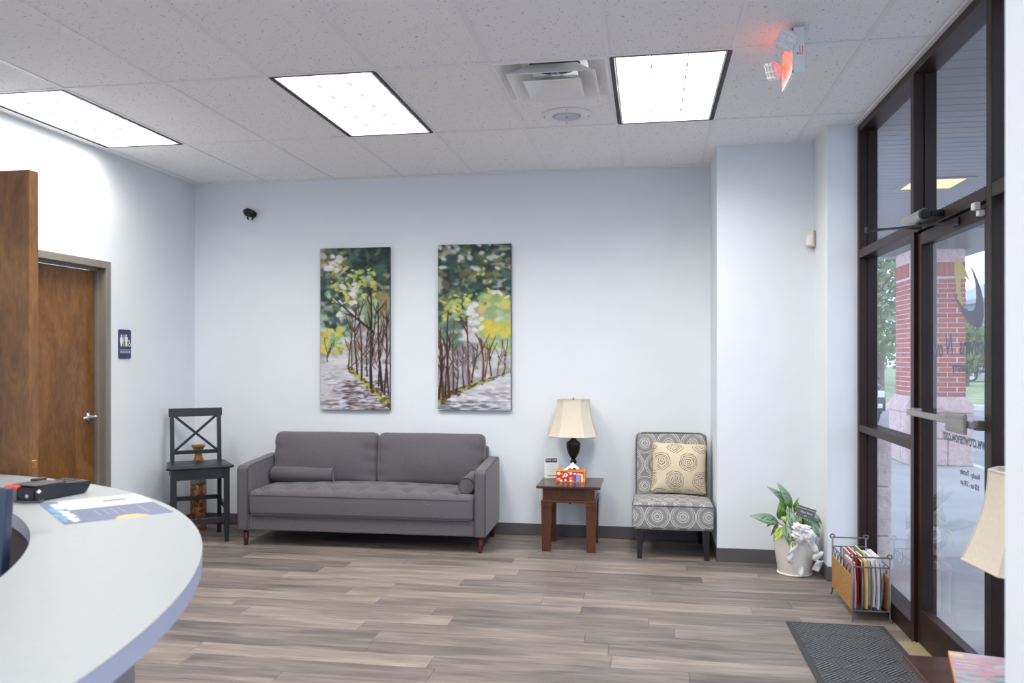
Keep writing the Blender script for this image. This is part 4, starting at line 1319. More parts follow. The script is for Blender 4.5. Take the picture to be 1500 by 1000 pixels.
def tail(pts, w):
    q = MB(); P = []
    for i in range(len(pts) - 1):
        for k in range(6):
            t_ = k / 6; P.append([pts[i][j] * (1 - t_) + pts[i + 1][j] * t_ for j in range(3)])
    P.append(list(pts[-1]))
    rows = []
    for i, p in enumerate(P):
        ph = i * .55
        ww_ = w * (.85 + .15 * math.sin(ph))
        rows.append([q.bm.verts.new((p[0] + k * ww_ / 2, p[1] + .010 * math.sin(ph * 1.3 + k * 1.6) - .006 * (1 - k * k), p[2] + .006 * math.sin(ph + k))) for k in (-1, -.5, 0, .5, 1)])
    for A_, B_ in zip(rows, rows[1:]):
        for k in range(4): q.bm.faces.new((A_[k], A_[k + 1], B_[k + 1], B_[k]))
    o = q.build('tail', 'ribbon_white', rb, smooth=True)
    s_ = o.modifiers.new('solid', 'SOLIDIFY'); s_.thickness = .002
tail([(-.05, -.012, -.035), (-.06, -.004, -.085), (-.088, .0, -.13), (-.078, .012, -.185)], .045)
tail([(.045, -.012, -.045), (.075, .0, -.095), (.105, .004, -.108), (.078, .01, -.155), (.112, .02, -.170), (.082, .03, -.232)], .055)
tail([(-.006, .045, -.205), (-.008, .035, -.272)], .036)

pm = thing('plant_marker', 'small grey memorial plaque on a black stick in the plant pot', 'plaque', (1.02, 5.655, .26))
q = MB(); q.tube([(0, 0, -.02), (0, 0, .13)], .006, 8); q.build('stick', 'black_plastic', pm)
q = MB(); q.box(-.060, .060, -.003, .003, -.037, .037, bevel=.002, seg=1); pq = q.build('plaque', 'plaque_grey', pm, loc=(.018, -.006, .170), rot=(-.12, .30, .05))
for s_, zz, sz in (('Always loved & never forgotten', .024, .0098), ('Diane Perry', .001, .0165), ('2021', -.022, .0105)):
    link_obj('lettering', text_mesh('lettering', s_, sz, .0003, shear=.2), 'paper', pq, (0, -.0034, zz), (PI / 2, 0, 0))

# ------------------------------------------------------------------ magazine rack
mr = thing('magazine_rack', 'grey wire magazine rack with wicker sides below the window', 'magazine rack', (1.222, 5.024, 0))
RW, RL_ = .097, .25
for sx in (-1, 1):
    q = MB(); q.box(sx * RW - .004, sx * RW + .004, -RL_ + .004, RL_ - .004, .055, .245, bevel=.002, seg=1); q.build('wicker_panel', 'wicker', mr)
    for sy in (-1, 1):
        q = MB(); q.tube([(sx * (RW + .006), sy * (RL_ + .012), .004), (sx * (RW + .002), sy * RL_, .02), (sx * RW, sy * RL_, .06), (sx * RW, sy * RL_, .352)], .005, 8)
        q.tube([(sx * RW + .012 * math.cos(a), sy * RL_, .362 + .012 * math.sin(a)) for a in [2 * PI * k / 14 for k in range(14)]], .0045, 6, closed=True)
        q.sphere((sx * (RW + .006), sy * (RL_ + .012), .006), .0065, 8, 6); q.build('post', 'wire_grey', mr, smooth=True)
    q = MB(); q.tube([(sx * RW, -RL_, .300), (sx * RW, RL_, .300)], .004, 8); q.tube([(sx * RW, -RL_, .055), (sx * RW, RL_, .055)], .004, 8); q.build('side_rail', 'wire_grey', mr)
    q = MB()
    for k in range(7):
        y0 = -RL_ + .035 + k * .072
        q.tube([(sx * RW, y0 - .03, .248), (sx * RW, y0 - .018, .278), (sx * RW, y0, .292), (sx * RW, y0 + .018, .278), (sx * RW, y0 + .03, .248)], .0025, 6)
    q.build('scroll', 'wire_grey', mr, smooth=True)
for sy in (-1, 1):
    q = MB(); q.tube([(-RW, sy * RL_, .355), (RW, sy * RL_, .355)], .0045, 8); q.tube([(-RW, sy * RL_, .300), (RW, sy * RL_, .300)], .004, 8); q.tube([(-RW, sy * RL_, .058), (RW, sy * RL_, .058)], .004, 8); q.build('end_rail', 'wire_grey', mr)
    for k in (-1, 0, 1):
        q = MB(); q.tube([(k * .048, sy * RL_, .058), (k * .048, sy * RL_, .300)], .0035, 6); q.build('end_bar', 'wire_grey', mr)
q = MB()
for k in range(5): q.tube([(-RW + .03 + k * .0335, -RL_, .055), (-RW + .03 + k * .0335, RL_, .055)], .003, 6)
q.build('bottom_wires', 'wire_grey', mr)
mags = [((228, 180, 182), 'pale pink'), ((150, 140, 150), 'mauve grey'), ((196, 46, 34), 'bright red'), ((120, 60, 50), 'maroon'), ((236, 196, 130), 'tan'), ((120, 140, 84), 'olive'), ((206, 218, 214), 'pale mint'), ((240, 240, 240), 'white'), ((222, 226, 232), 'ice white'), ((200, 206, 214), 'silver grey'), ((226, 206, 214), 'pale lilac')]
for k, (c_, nm) in enumerate(mags):
    mn = 'magazine_cover_%s' % nm.replace(' ', '_'); simple(mn, c_, .35, var=.06, scale=12)
    x_ = 1.222 - .078 + k * .0152
    h_ = .255 + .015 * ((k * 7) % 3); w_ = .205 + .01 * ((k * 5) % 3); y0 = 4.80 + .035 * ((k * 3) % 4)
    mg = thing('magazine', '%s magazine standing in the wire rack' % nm, 'magazine', (x_, y0 + w_ / 2, .062), 0, 'magazines in the rack')
    def bendx(m_):
        for v in m_.bm.verts:
            t_ = v.co.z / .27
            v.co.x += (.003 + .0018 * max(0, k - 6)) * math.sin(t_ * PI * 1.2) - .0036 * t_ * (5 - k) / 5
        return m_
    def strip(x0, x1, yy0, yy1, z0, z1):
        m_ = MB(); N = 8
        for i in range(N): m_.box(x0, x1, yy0, yy1, z0 + (z1 - z0) * i / N, z0 + (z1 - z0) * (i + 1) / N)
        bmesh.ops.remove_doubles(m_.bm, verts=m_.bm.verts, dist=1e-5)
        return bendx(m_)
    strip(-.0040, .0040, -w_ / 2 + .002, w_ / 2 - .002, .001, h_ - .002).build('pages', 'paper', mg)
    strip(-.0052, -.0041, -w_ / 2, w_ / 2, 0, h_).build('cover', mn, mg)
    strip(.0041, .0052, -w_ / 2, w_ / 2, 0, h_).build('cover', mn, mg)
    strip(-.0052, .0052, w_ / 2 - .0015 if k % 2 else -w_ / 2 - .0002, w_ / 2 + .0002 if k % 2 else -w_ / 2 + .0015, 0, h_).build('spine', mn, mg)

# entrance mat
dm = thing('door_mat', 'dark grey ribbed entrance mat on the floor by the glass door', 'mat', (1.05, 4.02, 0))
q = MB(); q.box(-.296, .215, -.66, .668, .0005, .007, bevel=.003, seg=2); q.build('rubber_backing', 'rubber_dark', dm)
q = MB(); q.box(-.268, .187, -.632, .640, .007, .0095, bevel=.001, seg=1); q.build('ribbed_pile', 'door_mat', dm)

# magazine on the near table
nm_ = thing('magazine', 'magazine with pink and green cover on the near right table', 'magazine', (1.010, 2.69, .498), -.26)
rr = random.Random(9)
A = np.zeros((70, 48, 3)); A[:] = (196, 160, 166)
for k in range(160):
    u_, v_ = rr.random(), rr.random()
    c_ = rr.choice([(206, 150, 156), (190, 140, 160), (220, 178, 176), (176, 150, 178)]) if v_ < .62 else rr.choice([(140, 196, 178), (120, 170, 160), (206, 160, 168), (110, 120, 140)])
    dab(A, u_ * 48, v_ * 70, rr.uniform(3, 9), rr.uniform(1, 2.5), rr.uniform(-.3, .3), c_, .8)
rect(A, 0, 0, 1, .05, (190, 180, 214)); rect(A, .02, .06, .25, .16, (240, 218, 130)); dab(A, 24, 44, 6, 4, 0, (222, 140, 150)); rect(A, .1, .30, .45, .32, (245, 240, 240)); rect(A, .1, .40, .45, .42, (245, 240, 240))
for k in range(8): dab(A, rr.uniform(34, 47), rr.uniform(18, 30), 4, 1.2, 0, (190, 205, 235), .9)
q = MB(); q.box(-.082, .082, -.14, .14, .0005, .013, bevel=.002, seg=1); q.build('pages', 'paper', nm_)
A = A * .72 + np.array((214, 198, 206.)) * .28
link_obj('cover', raster_mesh('cover', A, .166, .283), 'print_gloss', nm_, (0, 0, .0140), (-PI / 2, 0, 0))
q = MB(); q.box(-.084, -.082, -.1415, .1415, .0005, .0138); q.build('spine', 'tissue_orange', nm_)

# ------------------------------------------------------------------ reception desk
DC = (-2.452, .686); RO, RI, RP = 1.7735, 1.437, 1.641
TOPZ, TH_ = 1.07, .036
dk = thing('reception_desk', 'curved reception desk with pale grey counter top in the near left', 'desk', (DC[0], DC[1], 0))
def arc_solid(r0, r1, z0, z1, a0, a1, n=96, bev=0.0):
    q = MB(); R = []
    for k in range(n + 1):
        a = math.radians(a0 + (a1 - a0) * k / n); c_, s_ = math.cos(a), math.sin(a)
        pr = [(r0, z0), (r1, z0), (r1, z1 - bev), (r1 - bev, z1), (r0 + bev, z1), (r0, z1 - bev)] if bev else [(r0, z0), (r1, z0), (r1, z1), (r0, z1)]
        R.append([q.bm.verts.new((r_ * c_, r_ * s_, z_)) for r_, z_ in pr])
    m_ = len(R[0])
    for A_, B_ in zip(R, R[1:]):
        for k in range(m_): q.bm.faces.new((A_[k], A_[(k + 1) % m_], B_[(k + 1) % m_], B_[k]))
    q.bm.faces.new(R[0]); q.bm.faces.new(list(reversed(R[-1])))
    return q
arc_solid(RI, RO, TOPZ - .0015, TOPZ, -62, 104, 120).build('counter_top', 'laminate', dk)
arc_solid(RI + .0003, RO - .0003, TOPZ - TH_, TOPZ - .0016, -62, 104, 120).build('counter_edge', 'laminate_edge', dk)
arc_solid(RP - .03, RP, .09, TOPZ - TH_, -60, 102, 90).build('front_panel', 'desk_panel', dk)
arc_solid(RP - .06, RP - .03, 0, .09, -60, 102, 90).build('kick_plate', 'base_vinyl', dk)
arc_solid(RI + .03, RI + .05, .735, TOPZ - TH_, -60, 102, 90).build('inner_panel', 'desk_dark', dk)
arc_solid(.85, RP - .03, .705, .735, -60, 102, 90).build('work_surface', 'desk_dark', dk)

# card terminal
ct = thing('card_terminal', 'black card payment terminal with an orange tab on the counter', 'card terminal', (-1.680, 2.074, TOPZ + .0012), math.radians(80.2))
q = MB(); q.poly([(-.095, 0), (-.093, .036), (-.06, .042), (.0, .041), (.05, .034), (.098, .033), (.100, .026), (.085, .004), (.08, 0)], -.052, .052, 'y')
bmesh.ops.bevel(q.bm, geom=q.bm.edges[:], offset=.004, segments=2, affect='EDGES'); q.build('body', 'black_plastic', ct)
q = MB(); q.box(-.082, .01, -.044, .044, .0405, .0438, bevel=.001, seg=1); q.build('display', 'desk_dark', ct)
q = MB(); q.box(.028, .085, -.038, .038, .034, .037, bevel=.001, seg=1); kp = q.build('keypad', 'plaque_grey', ct)
q = MB()
for i in range(3):
    for j in range(4): q.box(.032 + j * .013, .041 + j * .013, -.032 + i * .023, -.014 + i * .023, .037, .039)
kp2 = q.build('keys', 'black_paint', kp); kp2['kind'] = 'stuff'
q = MB(); q.box(-.02, .02, .03, .05, .041, .050, bevel=.004, seg=2); q.build('printer_lid', 'black_plastic', ct)
q = MB(); q.box(-.098, -.066, .012, .054, .030, .0425, bevel=.003, seg=1); q.build('orange_tab', 'signal_red', ct)
q = MB(); q.box(-.099, -.09, .01, .054, .0, .032, bevel=.003, seg=1); q.build('card_slot', 'plaque_grey', ct)
q = MB(); q.tube([(-.0945, -.030, .016), (-.097, -.030, .016)], .006, 12); q.build('port_screw', 'chrome', ct)
q = MB(); q.poly([(-.086, .028), (-.078, .034), (-.071, .028), (-.078, .022)], -.0528, -.052, 'y'); q.build('white_sticker', 'white_plastic', ct)
q = MB(); q.tube([(-.094, .02, .008), (-.115, .0, .005), (-.118, -.04, .004), (-.10, -.075, .004), (-.075, -.066, .004), (-.078, -.05, .005), (-.095, -.03, .008)], .003, 8); q.build('cable', 'rubber_dark', ct, smooth=True)

# flyer
A = np.zeros((92, 64, 3)); A[:] = (106, 112, 132)
rr = random.Random(2)
for k in range(30): dab(A, rr.random() * 64, rr.random() * 92, 10, 6, 0, (110, 116, 138), .4)
rect(A, .20, .0, 1, .46, (184, 184, 182))
for k in range(60):
    dab(A, 64 * (.13 + rr.uniform(-.03, .035)), 92 * rr.uniform(.12, .90), 1.6, 2.6, rr.uniform(-.6, .6), (188, 190, 194))
for k in range(36):
    dab(A, 64 * (.045 + rr.uniform(-.02, .02)), 92 * rr.uniform(.30, .86), 1.3, 2.4, rr.uniform(-.6, .6), (98, 144, 176))
rect(A, .58, .18, .82, .24, (120, 116, 122))
for x_ in (.38, .46, .54, .62): rect(A, x_, .56, x_ + .02, .80, (132, 138, 156))
rect(A, .80, .52, .82, .86, (138, 144, 160))
yy_, xx_ = np.mgrid[0:92, 0:64]; A[((xx_ - 38) / 9.5) ** 2 + ((yy_ - 92) / 13) ** 2 < 1] = (192, 164, 112)
fy = thing('flyer', 'blue and white printed flyer lying on the counter', 'flyer', (-1.410, 1.940, TOPZ + .0002), math.radians(48.4))
q = MB(); q.box(-.1265, .1265, -.183, .183, 0, .0006); q.build('sheet', 'paper', fy)
link_obj('print', raster_mesh('print', A, .252, .365), 'print_matte', fy, (0, 0, .0008), (-PI / 2, 0, 0))

# monitor behind the counter
mo = thing('monitor', 'dark slate computer monitor edge behind the counter', 'monitor', (-1.595, 1.505, .735), .20)
q = MB(); q.box(-.24, .24, -.016, .016, -.15, .15, bevel=.006, seg=2); sc2 = q.build('housing', 'screen_dark', mo, loc=(0, 0, .30), rot=(-.10, 0, 0))
q = MB(); q.box(-.228, .228, .016, .0175, -.138, .138); q.build('screen', 'black_plastic', sc2)
q = MB(); q.box(-.035, .035, -.05, -.02, .005, .28, bevel=.004, seg=1); q.build('stand', 'black_plastic', mo)
q = MB(); q.box(-.11, .11, -.09, .07, 0, .012, bevel=.004, seg=1); q.build('foot', 'black_plastic', mo)

# ------------------------------------------------------------------ paintings
PWc, PHc = 150, 336
GREENS = [(38, 62, 58), (52, 84, 78), (34, 48, 54), (70, 104, 92), (60, 72, 84), (86, 112, 84), (46, 70, 60)]
LIMES = [(196, 204, 96), (178, 190, 92), (214, 214, 120), (160, 186, 110), (150, 176, 128), (226, 206, 106)]
YELS = [(238, 206, 84), (232, 192, 66), (214, 206, 96), (190, 200, 100)]
MINT = [(170, 204, 170), (150, 190, 160), (196, 214, 176), (130, 172, 146)]
OLIVE = [(132, 122, 78), (150, 136, 90), (108, 104, 70), (160, 146, 98)]
MIST = [(214, 214, 216), (198, 196, 204), (226, 226, 224), (182, 178, 190)]
BROWN = [(58, 40, 36), (76, 46, 38), (44, 34, 34), (98, 58, 42)]
def scatter(A, r, n, u0, u1, v0, v1, cols, s0, s1, alpha=.9, flat=1.0):
    for _ in range(n):
        s_ = r.uniform(s0, s1)
        dab(A, r.uniform(u0, u1) * PWc, r.uniform(v0, v1) * PHc, s_ * r.uniform(.8, 1.5), s_ * r.uniform(.5, .9) * flat, r.uniform(-.9, .9) if flat == 1 else r.uniform(-.08, .08), r.choice(cols), alpha)
def trunk(A, r, u0, v0, u1, v1, w, col, branches=3):
    P0, P1 = (u0 * PWc, v0 * PHc), (u1 * PWc, v1 * PHc)
    stroke(A, P0, P1, w, w * .3, col, 1, wob=1.6, rnd=r)
    for k in range(branches):
        t_ = r.uniform(.35, .9); s_ = r.choice((-1, 1))
        p = (P0[0] + (P1[0] - P0[0]) * t_, P0[1] + (P1[1] - P0[1]) * t_)
        stroke(A, p, (p[0] + s_ * r.uniform(5, 15), p[1] - r.uniform(14, 40)), w * .5, .4, col, 1, wob=1.0, rnd=r)
def path(A, r, ys):
    """ys(u) = top edge of the road"""
    yy, xx = np.mgrid[0:PHc, 0:PWc]
    m = yy / PHc > ys(xx / PWc)
    A[m] = (212, 210, 216)
    for _ in range(420):
        u, v = r.random(), r.uniform(.68, 1.0)
        if v < ys(u) + .012: continue
        k = (v - .68) / .32
        col = r.choice([(240, 240, 244), (228, 228, 234), (200, 196, 206), (176, 170, 184), (150, 142, 154), (206, 216, 228)])
        dab(A, u * PWc, v * PHc, 3 + 12 * k * r.random() + 2, .7 + 2.2 * k * r.random(), r.uniform(-.06, .06), col, .85)
def soften(A, n):
    for _ in range(n):
        P = np.pad(A, ((1, 1), (1, 1), (0, 0)), 'edge')
        A[:] = (P[1:-1, 1:-1] * 2 + P[:-2, 1:-1] + P[2:, 1:-1] + P[1:-1, :-2] + P[1:-1, 2:]) / 6
def painting1():
    r = random.Random(21); A = np.zeros((PHc, PWc, 3)); A[:] = (160, 160, 152)
    scatter(A, r, 160, 0, 1, .40, .76, MIST, 6, 14, .7)
    scatter(A, r, 60, .55, 1, .45, .78, [(150, 136, 146), (128, 112, 120), (166, 150, 150), (120, 130, 130)], 4, 10, .55)
    scatter(A, r, 90, .0, 1, .0, .28, OLIVE + GREENS, 6, 13, .9)
    scatter(A, r, 150, .30, 1, 0, .16, GREENS, 4, 11)
    scatter(A, r, 40, 0, .3, .20, .32, GREENS, 5, 10)
    scatter(A, r, 34, .02, .36, .02, .16, MIST + OLIVE + LIMES[:2], 3, 8)
    scatter(A, r, 120, .1, .9, .16, .42, OLIVE + GREENS + MINT, 4, 9, .8)
    scatter(A, r, 60, .0, .5, .36, .56, GREENS + MINT + [(120, 140, 140)], 4, 9, .7)
    for _ in range(26): stroke(A, (r.uniform(.55, 1) * PWc, r.uniform(.28, .34) * PHc), (r.uniform(.55, 1) * PWc, r.uniform(.44, .55) * PHc), 3, 1.5, r.choice(OLIVE + MINT), .5, 1, r)
    soften(A, 5)
    scatter(A, r, 26, .22, .52, .22, .44, [(240, 240, 236), (226, 228, 226)], 3, 7, .9)
    scatter(A, r, 10, .1, .3, .04, .14, [(236, 236, 232)], 4, 9, .8)
    scatter(A, r, 54, .15, .80, .12, .34, LIMES, 2.4, 5.5)
    scatter(A, r, 46, .0, .30, .50, .64, YELS + MINT + LIMES, 4, 9)
    scatter(A, r, 20, .0, .40, .60, .68, LIMES + OLIVE, 2, 5, .7)
    for _ in range(30): dab(A, r.uniform(.1, .45) * PWc, r.uniform(.66, .74) * PHc, 9, 4, 0, (228, 228, 230), .5)
    path(A, r, lambda u: .715 + 0 * u)
    scatter(A, r, 210, .34, 1.0, .82, 1.0, [(86, 66, 66), (70, 60, 66), (116, 92, 88), (104, 80, 72), (60, 54, 60)], 3, 7, .8, .25)
    scatter(A, r, 30, .1, 1.0, .92, 1.0, [(96, 82, 84), (140, 120, 110), (150, 170, 180), (110, 76, 60)], 3, 7, .8, .25)
    scatter(A, r, 16, .18, .55, .85, .90, [(90, 84, 90), (120, 112, 118)], 3, 6, .8, .25)
    scatter(A, r, 40, .35, .95, .76, .94, [(178, 206, 226), (240, 242, 246)], 2, 5, .7, .3)
    # verge running down to the right
    for _ in range(170):
        t_ = r.random(); u = .40 + .60 * t_; v = .735 + .235 * t_ + r.gauss(0, .008)
        dab(A, u * PWc, v * PHc, r.uniform(1.5, 3.5) * (1 + t_), r.uniform(1, 2.2) * (1 + t_), .5, r.choice([(160, 160, 70), (186, 184, 86), (110, 104, 56), (84, 66, 48), (206, 204, 110), (70, 56, 46)]), .9)
    for u0, v0, u1, v1, w in ((.42, .75, .44, .45, 1.0), (.47, .75, .42, .42, 1.1), (.52, .77, .50, .40, 1.6), (.60, .80, .56, .36, 1.8), (.67, .79, .68, .42, 1.3), (.74, .86, .72, .24, 3.0), (.72, .84, .80, .36, 1.6), (.88, .88, .82, .34, 2.6), (.93, .90, .96, .42, 2.0), (.98, .90, .93, .32, 1.6), (.83, .85, .90, .50, 1.4), (.10, .70, .12, .62, .8)):
        trunk(A, r, u0, v0, u1, v1, w, r.choice(BROWN), 4)
    stroke(A, (.76 * PWc, .52 * PHc), (.20 * PWc, .31 * PHc), 2.4, .7, (52, 38, 34), 1, 1.5, r)
    stroke(A, (.48 * PWc, .42 * PHc), (.34 * PWc, .40 * PHc), 1.2, .5, (52, 38, 34), 1, 1, r)
    for _ in range(10): trunk(A, r, r.uniform(.42, .95), r.uniform(.70, .76), r.uniform(.42, .95), r.uniform(.50, .60), .8, r.choice([(110, 86, 84), (130, 100, 90), (96, 60, 48)]), 2)
    soften(A, 1)
    scatter(A, r, 16, .45, .8, .13, .30, LIMES[:3], 2.6, 4.5)
    return A * .92
def painting2():
    r = random.Random(33); A = np.zeros((PHc, PWc, 3)); A[:] = (166, 168, 160)
    scatter(A, r, 150, 0, 1, .45, .84, MIST, 6, 14, .7)
    scatter(A, r, 60, 0, .5, .60, .90, [(140, 134, 146), (116, 112, 122), (150, 144, 152)], 5, 11, .5)
    scatter(A, r, 260, 0, 1, .0, .34, GREENS, 4, 11)
    scatter(A, r, 40, 0, 1, .02, .32, OLIVE + [(120, 140, 118)], 4, 9, .7)
    scatter(A, r, 22, 0, .95, .0, .16, [(226, 230, 228), (206, 214, 210)], 3, 7, .9)
    scatter(A, r, 90, .0, .45, .32, .50, OLIVE + MINT + GREENS, 4, 9, .8)
    scatter(A, r, 60, .0, .30, .46, .62, [(96, 130, 116), (80, 112, 100), (120, 140, 120)], 5, 9, .6)
    scatter(A, r, 120, .55, 1, .30, .62, MINT + LIMES, 5, 11, .8)
    scatter(A, r, 40, .62, 1, .46, .56, YELS, 4, 9)
    soften(A, 4)
    scatter(A, r, 18, .40, .60, .34, .52, [(236, 238, 234), (220, 226, 222)], 4, 9, .8)
    scatter(A, r, 46, .05, .45, .30, .46, LIMES + [(236, 236, 220)], 2.6, 5.5)
    scatter(A, r, 14, .5, .75, .10, .34, LIMES[:3], 2.4, 4.5)
    scatter(A, r, 6, .7, .95, .28, .32, [(230, 200, 130), (236, 236, 224)], 4, 6)
    scatter(A, r, 40, .6, 1, .56, .66, LIMES + MINT + MIST, 4, 8, .6)
    ys = lambda u: .955 - .19 * u
    path(A, r, ys)
    scatter(A, r, 60, .0, .8, .94, 1.0, [(96, 92, 100), (120, 112, 120), (150, 170, 184), (84, 104, 110)], 4, 9, .8, .25)
    scatter(A, r, 40, .3, 1, .86, .98, [(242, 244, 248), (150, 140, 152), (188, 182, 194)], 4, 10, .8, .22)
    for _ in range(190):
        t_ = r.random(); u = t_ * 1.0; v = .945 - .18 * t_ ** .8 + r.gauss(0, .009 * (1.3 - t_))
        dab(A, u * PWc, v * PHc, r.uniform(2, 4.2) * (1.5 - t_), r.uniform(1, 2.2) * (1.5 - t_), -.4, r.choice([(150, 152, 62), (186, 188, 84), (96, 92, 50), (80, 62, 44), (204, 202, 106), (66, 54, 44)]), .9)
    for u0, v0, u1, v1, w in ((.06, .93, .03, .50, 3.2), (.14, .92, .13, .40, 2.6), (.20, .90, .22, .46, 1.8), (.10, .92, .16, .52, 1.6), (.36, .86, .33, .60, 1.3), (.44, .84, .38, .44, 2.6), (.47, .83, .54, .60, 1.6), (.62, .81, .60, .56, 2.2), (.65, .80, .68, .60, 1.3), (.72, .79, .70, .60, 1.5), (.80, .78, .86, .66, .9), (.90, .77, .92, .66, 1.0), (.02, .93, .06, .60, 2.4), (.25, .90, .28, .66, 1.2)):
        trunk(A, r, u0, v0, u1, v1, w, r.choice(BROWN), 4)
    for _ in range(8): trunk(A, r, r.uniform(.15, .6), r.uniform(.74, .84), r.uniform(.15, .6), r.uniform(.60, .68), .7, r.choice([(120, 104, 112), (136, 120, 124)]), 2)
    soften(A, 1)
    scatter(A, r, 14, .05, .42, .33, .42, LIMES[:3], 2.8, 5)
    return A * .92
for nm, lab, cx, cz, fn in (('painting', 'canvas painting of a tree-lined path, left one of the two', -2.441, 1.699, painting1), ('painting', 'canvas painting of a tree-lined path, right one of the two', -1.409, 1.706, painting2)):
    pt = thing(nm, lab, 'painting', (cx, YB, cz), 0, 'canvas paintings above the sofa')
    q = MB(); q.box(-.308, .308, -.036, -.001, -.686, .686, bevel=.003, seg=1); q.build('stretched_canvas', 'lamp_bronze', pt)
    link_obj('painted_face', raster_mesh('painted_face', fn(), .612, 1.368), 'canvas_paint', pt, (0, -.0366, 0))

# ------------------------------------------------------------------ small wall and ceiling fittings
sc = thing('security_camera', 'small black security camera high on the back wall', 'camera', (-3.375, YB, 2.70))
q = MB(); q.tube([(0, -.001, 0), (0, -.014, 0)], .030, 20); q.tube([(0, -.014, 0), (0, -.04, -.005)], .012, 12); q.build('wall_mount', 'black_plastic', sc)
q = MB(); q.tube([(.012, -.045, -.004), (-.020, -.085, .006), (-.028, -.095, .008)], [.034, .036, .030], 20); bd_ = q.build('housing', 'black_plastic', sc)
q = MB(); q.sphere((-.027, -.094, .008), .022, 16, 10); q.build('lens', 'car_glass', bd_, smooth=True)
q = MB(); q.tube([(.020, -.05, -.02), (.022, -.055, -.045), (.012, -.058, -.058)], .008, 8); q.tube([(-.022, -.06, -.025), (-.024, -.06, -.045), (-.016, -.06, -.056)], .007, 8); q.build('bracket', 'black_plastic', sc)

ms = thing('motion_sensor', 'small beige motion sensor high in the corner by the window', 'sensor', (1.126, 5.966, 2.29), -.62)
q = MB(); q.box(-.030, .030, -.022, .022, -.055, .055, bevel=.006, seg=2); q.build('housing', 'beige_plastic', ms)
q = MB(); q.poly([(.020 * math.cos(a), -.022 - .012 * math.sin(a)) for a in [PI * k / 10 for k in range(11)]], -.045, .008, 'z'); q.build('lens', 'white_plastic', ms)
q = MB(); q.box(-.014, .014, -.0245, -.022, .016, .023); q.build('status_light', 'status_led', ms)

ex = thing('exit_sign', 'white ceiling exit sign glowing red with two emergency lamp heads', 'exit sign', (.675, 3.99, CE))
q = MB(); q.box(-.045, .045, -.07, .07, -.014, 0, bevel=.003, seg=1); q.build('canopy', 'white_plastic', ex)
q = MB(); q.box(-.024, .024, -.15, .15, -.222, -.014, bevel=.004, seg=2); hs = q.build('housing', 'white_plastic', ex)
q = MB()
for za, zb in ((-.218, -.207), (-.029, -.018)): q.box(-.0275, -.0235, -.146, .146, za, zb)
for ya, yb in ((-.146, -.135), (.135, .146)): q.box(-.0275, -.0235, ya, yb, -.218, -.018)
q.build('face_frame', 'white_plastic', hs)
# face reads from the room side (-X)
tm = text_mesh('exit_lettering', 'EXIT', .185, .001, sx=.72)
link_obj('exit_lettering', tm, 'exit_red', hs, (-.0252, 0, -.118), (PI / 2, 0, -PI / 2))
q = MB(); q.box(.0235, .0255, -.13, .13, -.205, -.03); q.build('back_face', 'white_plastic', hs)
q = MB(); q.sphere((-.006, -.1515, -.135), .004, 10, 6); q.tube([(.004, -.151, -.10), (.004, -.151, -.135), (.010, -.151, -.140), (.016, -.151, -.135), (.016, -.151, -.10)], .0012, 6); q.build('red_marks', 'signal_red', hs)  # red dot and U-shaped mark on the near end
def lamp_head(loc, rot):
    q = MB(); q.sphere((0, 0, 0), .046, 20, 12, (1, .75, 1))
    for v in q.bm.verts:
        if v.co.y < 0: v.co.y = 0
    h_ = q.build('lamp_head', 'white_plastic', ex, smooth=True, loc=loc, rot=rot)
    q = MB(); q.box(-.043, .043, -.016, .002, -.043, .043, bevel=.008, seg=2); l_ = q.build('lens', 'lens_clear', h_)
    for k in range(3):
        q = MB(); q.box(-.041, .041, -.0195, -.0158, -.030 + k * .028, -.022 + k * .028, bevel=.001, seg=1); q.build('lens_rib', 'white_plastic', l_)
    q = MB()
    for k in range(3): q.box(-.030 + k * .028, -.027 + k * .028, -.0185, -.0158, -.041, .041)
    q.build('lens_rib', 'lens_clear', l_)
lamp_head((-.055, -.155, -.075), (.35, .55, -.15))
lamp_head((-.075, .10, -.125), (.45, .25, -1.15))
q = MB(); q.tube([(-.055, -.13, -.075), (-.024, -.11, -.05)], .010, 10); q.tube([(-.055, .10, -.12), (-.024, .10, -.11)], .010, 10); q.build('swivel_joint', 'white_plastic', ex)

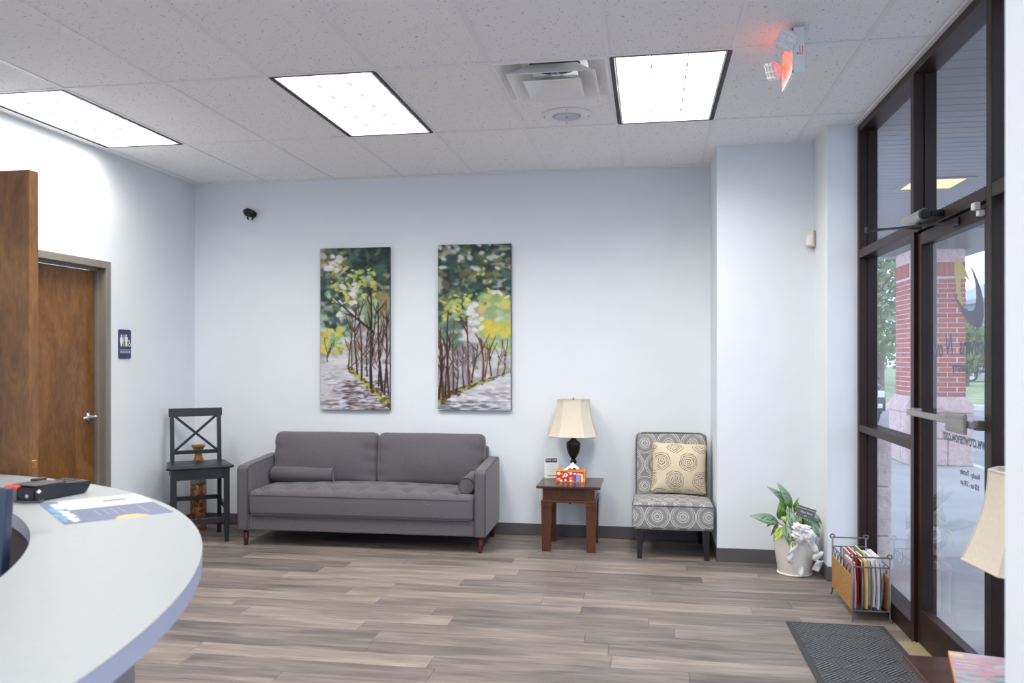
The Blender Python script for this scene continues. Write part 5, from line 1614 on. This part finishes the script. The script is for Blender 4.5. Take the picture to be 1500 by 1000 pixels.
# supply diffuser
VX, VY = GX0 - 1.5 * GS, (4.11 + YV) / 2
vt = thing('air_vent', 'square white ceiling air vent with nested louvers', 'vent', (VX, VY, CE))
def shell(h0, z0, h1, z1, name, mat='vent_white', th=.003):
    q = MB(); A_, B_ = [], []
    for h_, z_, L_ in ((h0, z0, A_), (h1, z1, B_)):
        for sx, sy in ((-1, -1), (1, -1), (1, 1), (-1, 1)): L_.append(q.bm.verts.new((sx * h_, sy * h_, z_)))
    for k in range(4): q.bm.faces.new((A_[k], A_[(k + 1) % 4], B_[(k + 1) % 4], B_[k]))
    o = q.build(name, mat, vt); s_ = o.modifiers.new('solid', 'SOLIDIFY'); s_.thickness = th; s_.offset = 0
q = MB()
for s_ in (-1, 1): q.box(s_ * .2885 - .0045, s_ * .2885 + .0045, -.293, .293, -.003, .02); q.box(-.284, .284, s_ * .2885 - .0045, s_ * .2885 + .0045, -.003, .02)
q.build('outer_frame', 'vent_white', vt)
shell(.284, .0, .18, .085, 'outer_cone')
shell(.222, -.032, .125, .045, 'middle_cone')
shell(.232, -.036, .222, -.030, 'middle_lip')
shell(.152, -.050, .142, -.043, 'inner_lip')
q = MB()
P_ = [q.bm.verts.new(p) for p in ((-.146, -.146, -.047), (.146, -.146, -.047), (.146, .146, -.047), (-.146, .146, -.047), (-.05, -.03, .01), (.05, -.03, .01), (.05, .05, .01), (-.05, .05, .01))]
for f in ((0, 1, 5, 4), (1, 2, 6, 5), (2, 3, 7, 6), (3, 0, 4, 7), (4, 5, 6, 7)): q.bm.faces.new([P_[i] for i in f])
o = q.build('inner_cone', 'vent_white', vt); s_ = o.modifiers.new('solid', 'SOLIDIFY'); s_.thickness = .002
q = MB(); q.lathe([(.14, .08), (.14, .12), (.0, .121)], 24); q.build('throat', 'black_trim', vt)
q = MB()
for a in (PI / 4, 3 * PI / 4): q.bar((-.19 * math.cos(a), -.19 * math.sin(a), .04), (.19 * math.cos(a), .19 * math.sin(a), .04), .014, .003)
q.build('cross_brace', 'vent_white', vt)

sp_ = thing('ceiling_speaker', 'round white ceiling speaker next to the air vent', 'speaker', (-.497, 5.072, CE))
q = MB(); q.lathe([(.157, .004), (.158, -.001), (.152, -.005), (.09, -.009), (.088, -.006)], 40); q.build('bezel', 'grid_white', sp_, smooth=True)
q = MB(); q.lathe([(.0885, -.007), (.07, -.0085), (.0, -.010)], 32); q.build('grille', 'sign_silver', sp_, smooth=True)
for k in range(4):
    a = k * PI / 2 + .1; q = MB(); q.sphere((.138 * math.cos(a), .138 * math.sin(a), -.0065), .004, 8, 6); q.build('screw', 'plaque_grey', sp_)
q = MB(); q.sphere((0, 0, -.010), .006, 8, 6); q.build('screw', 'plaque_grey', sp_)
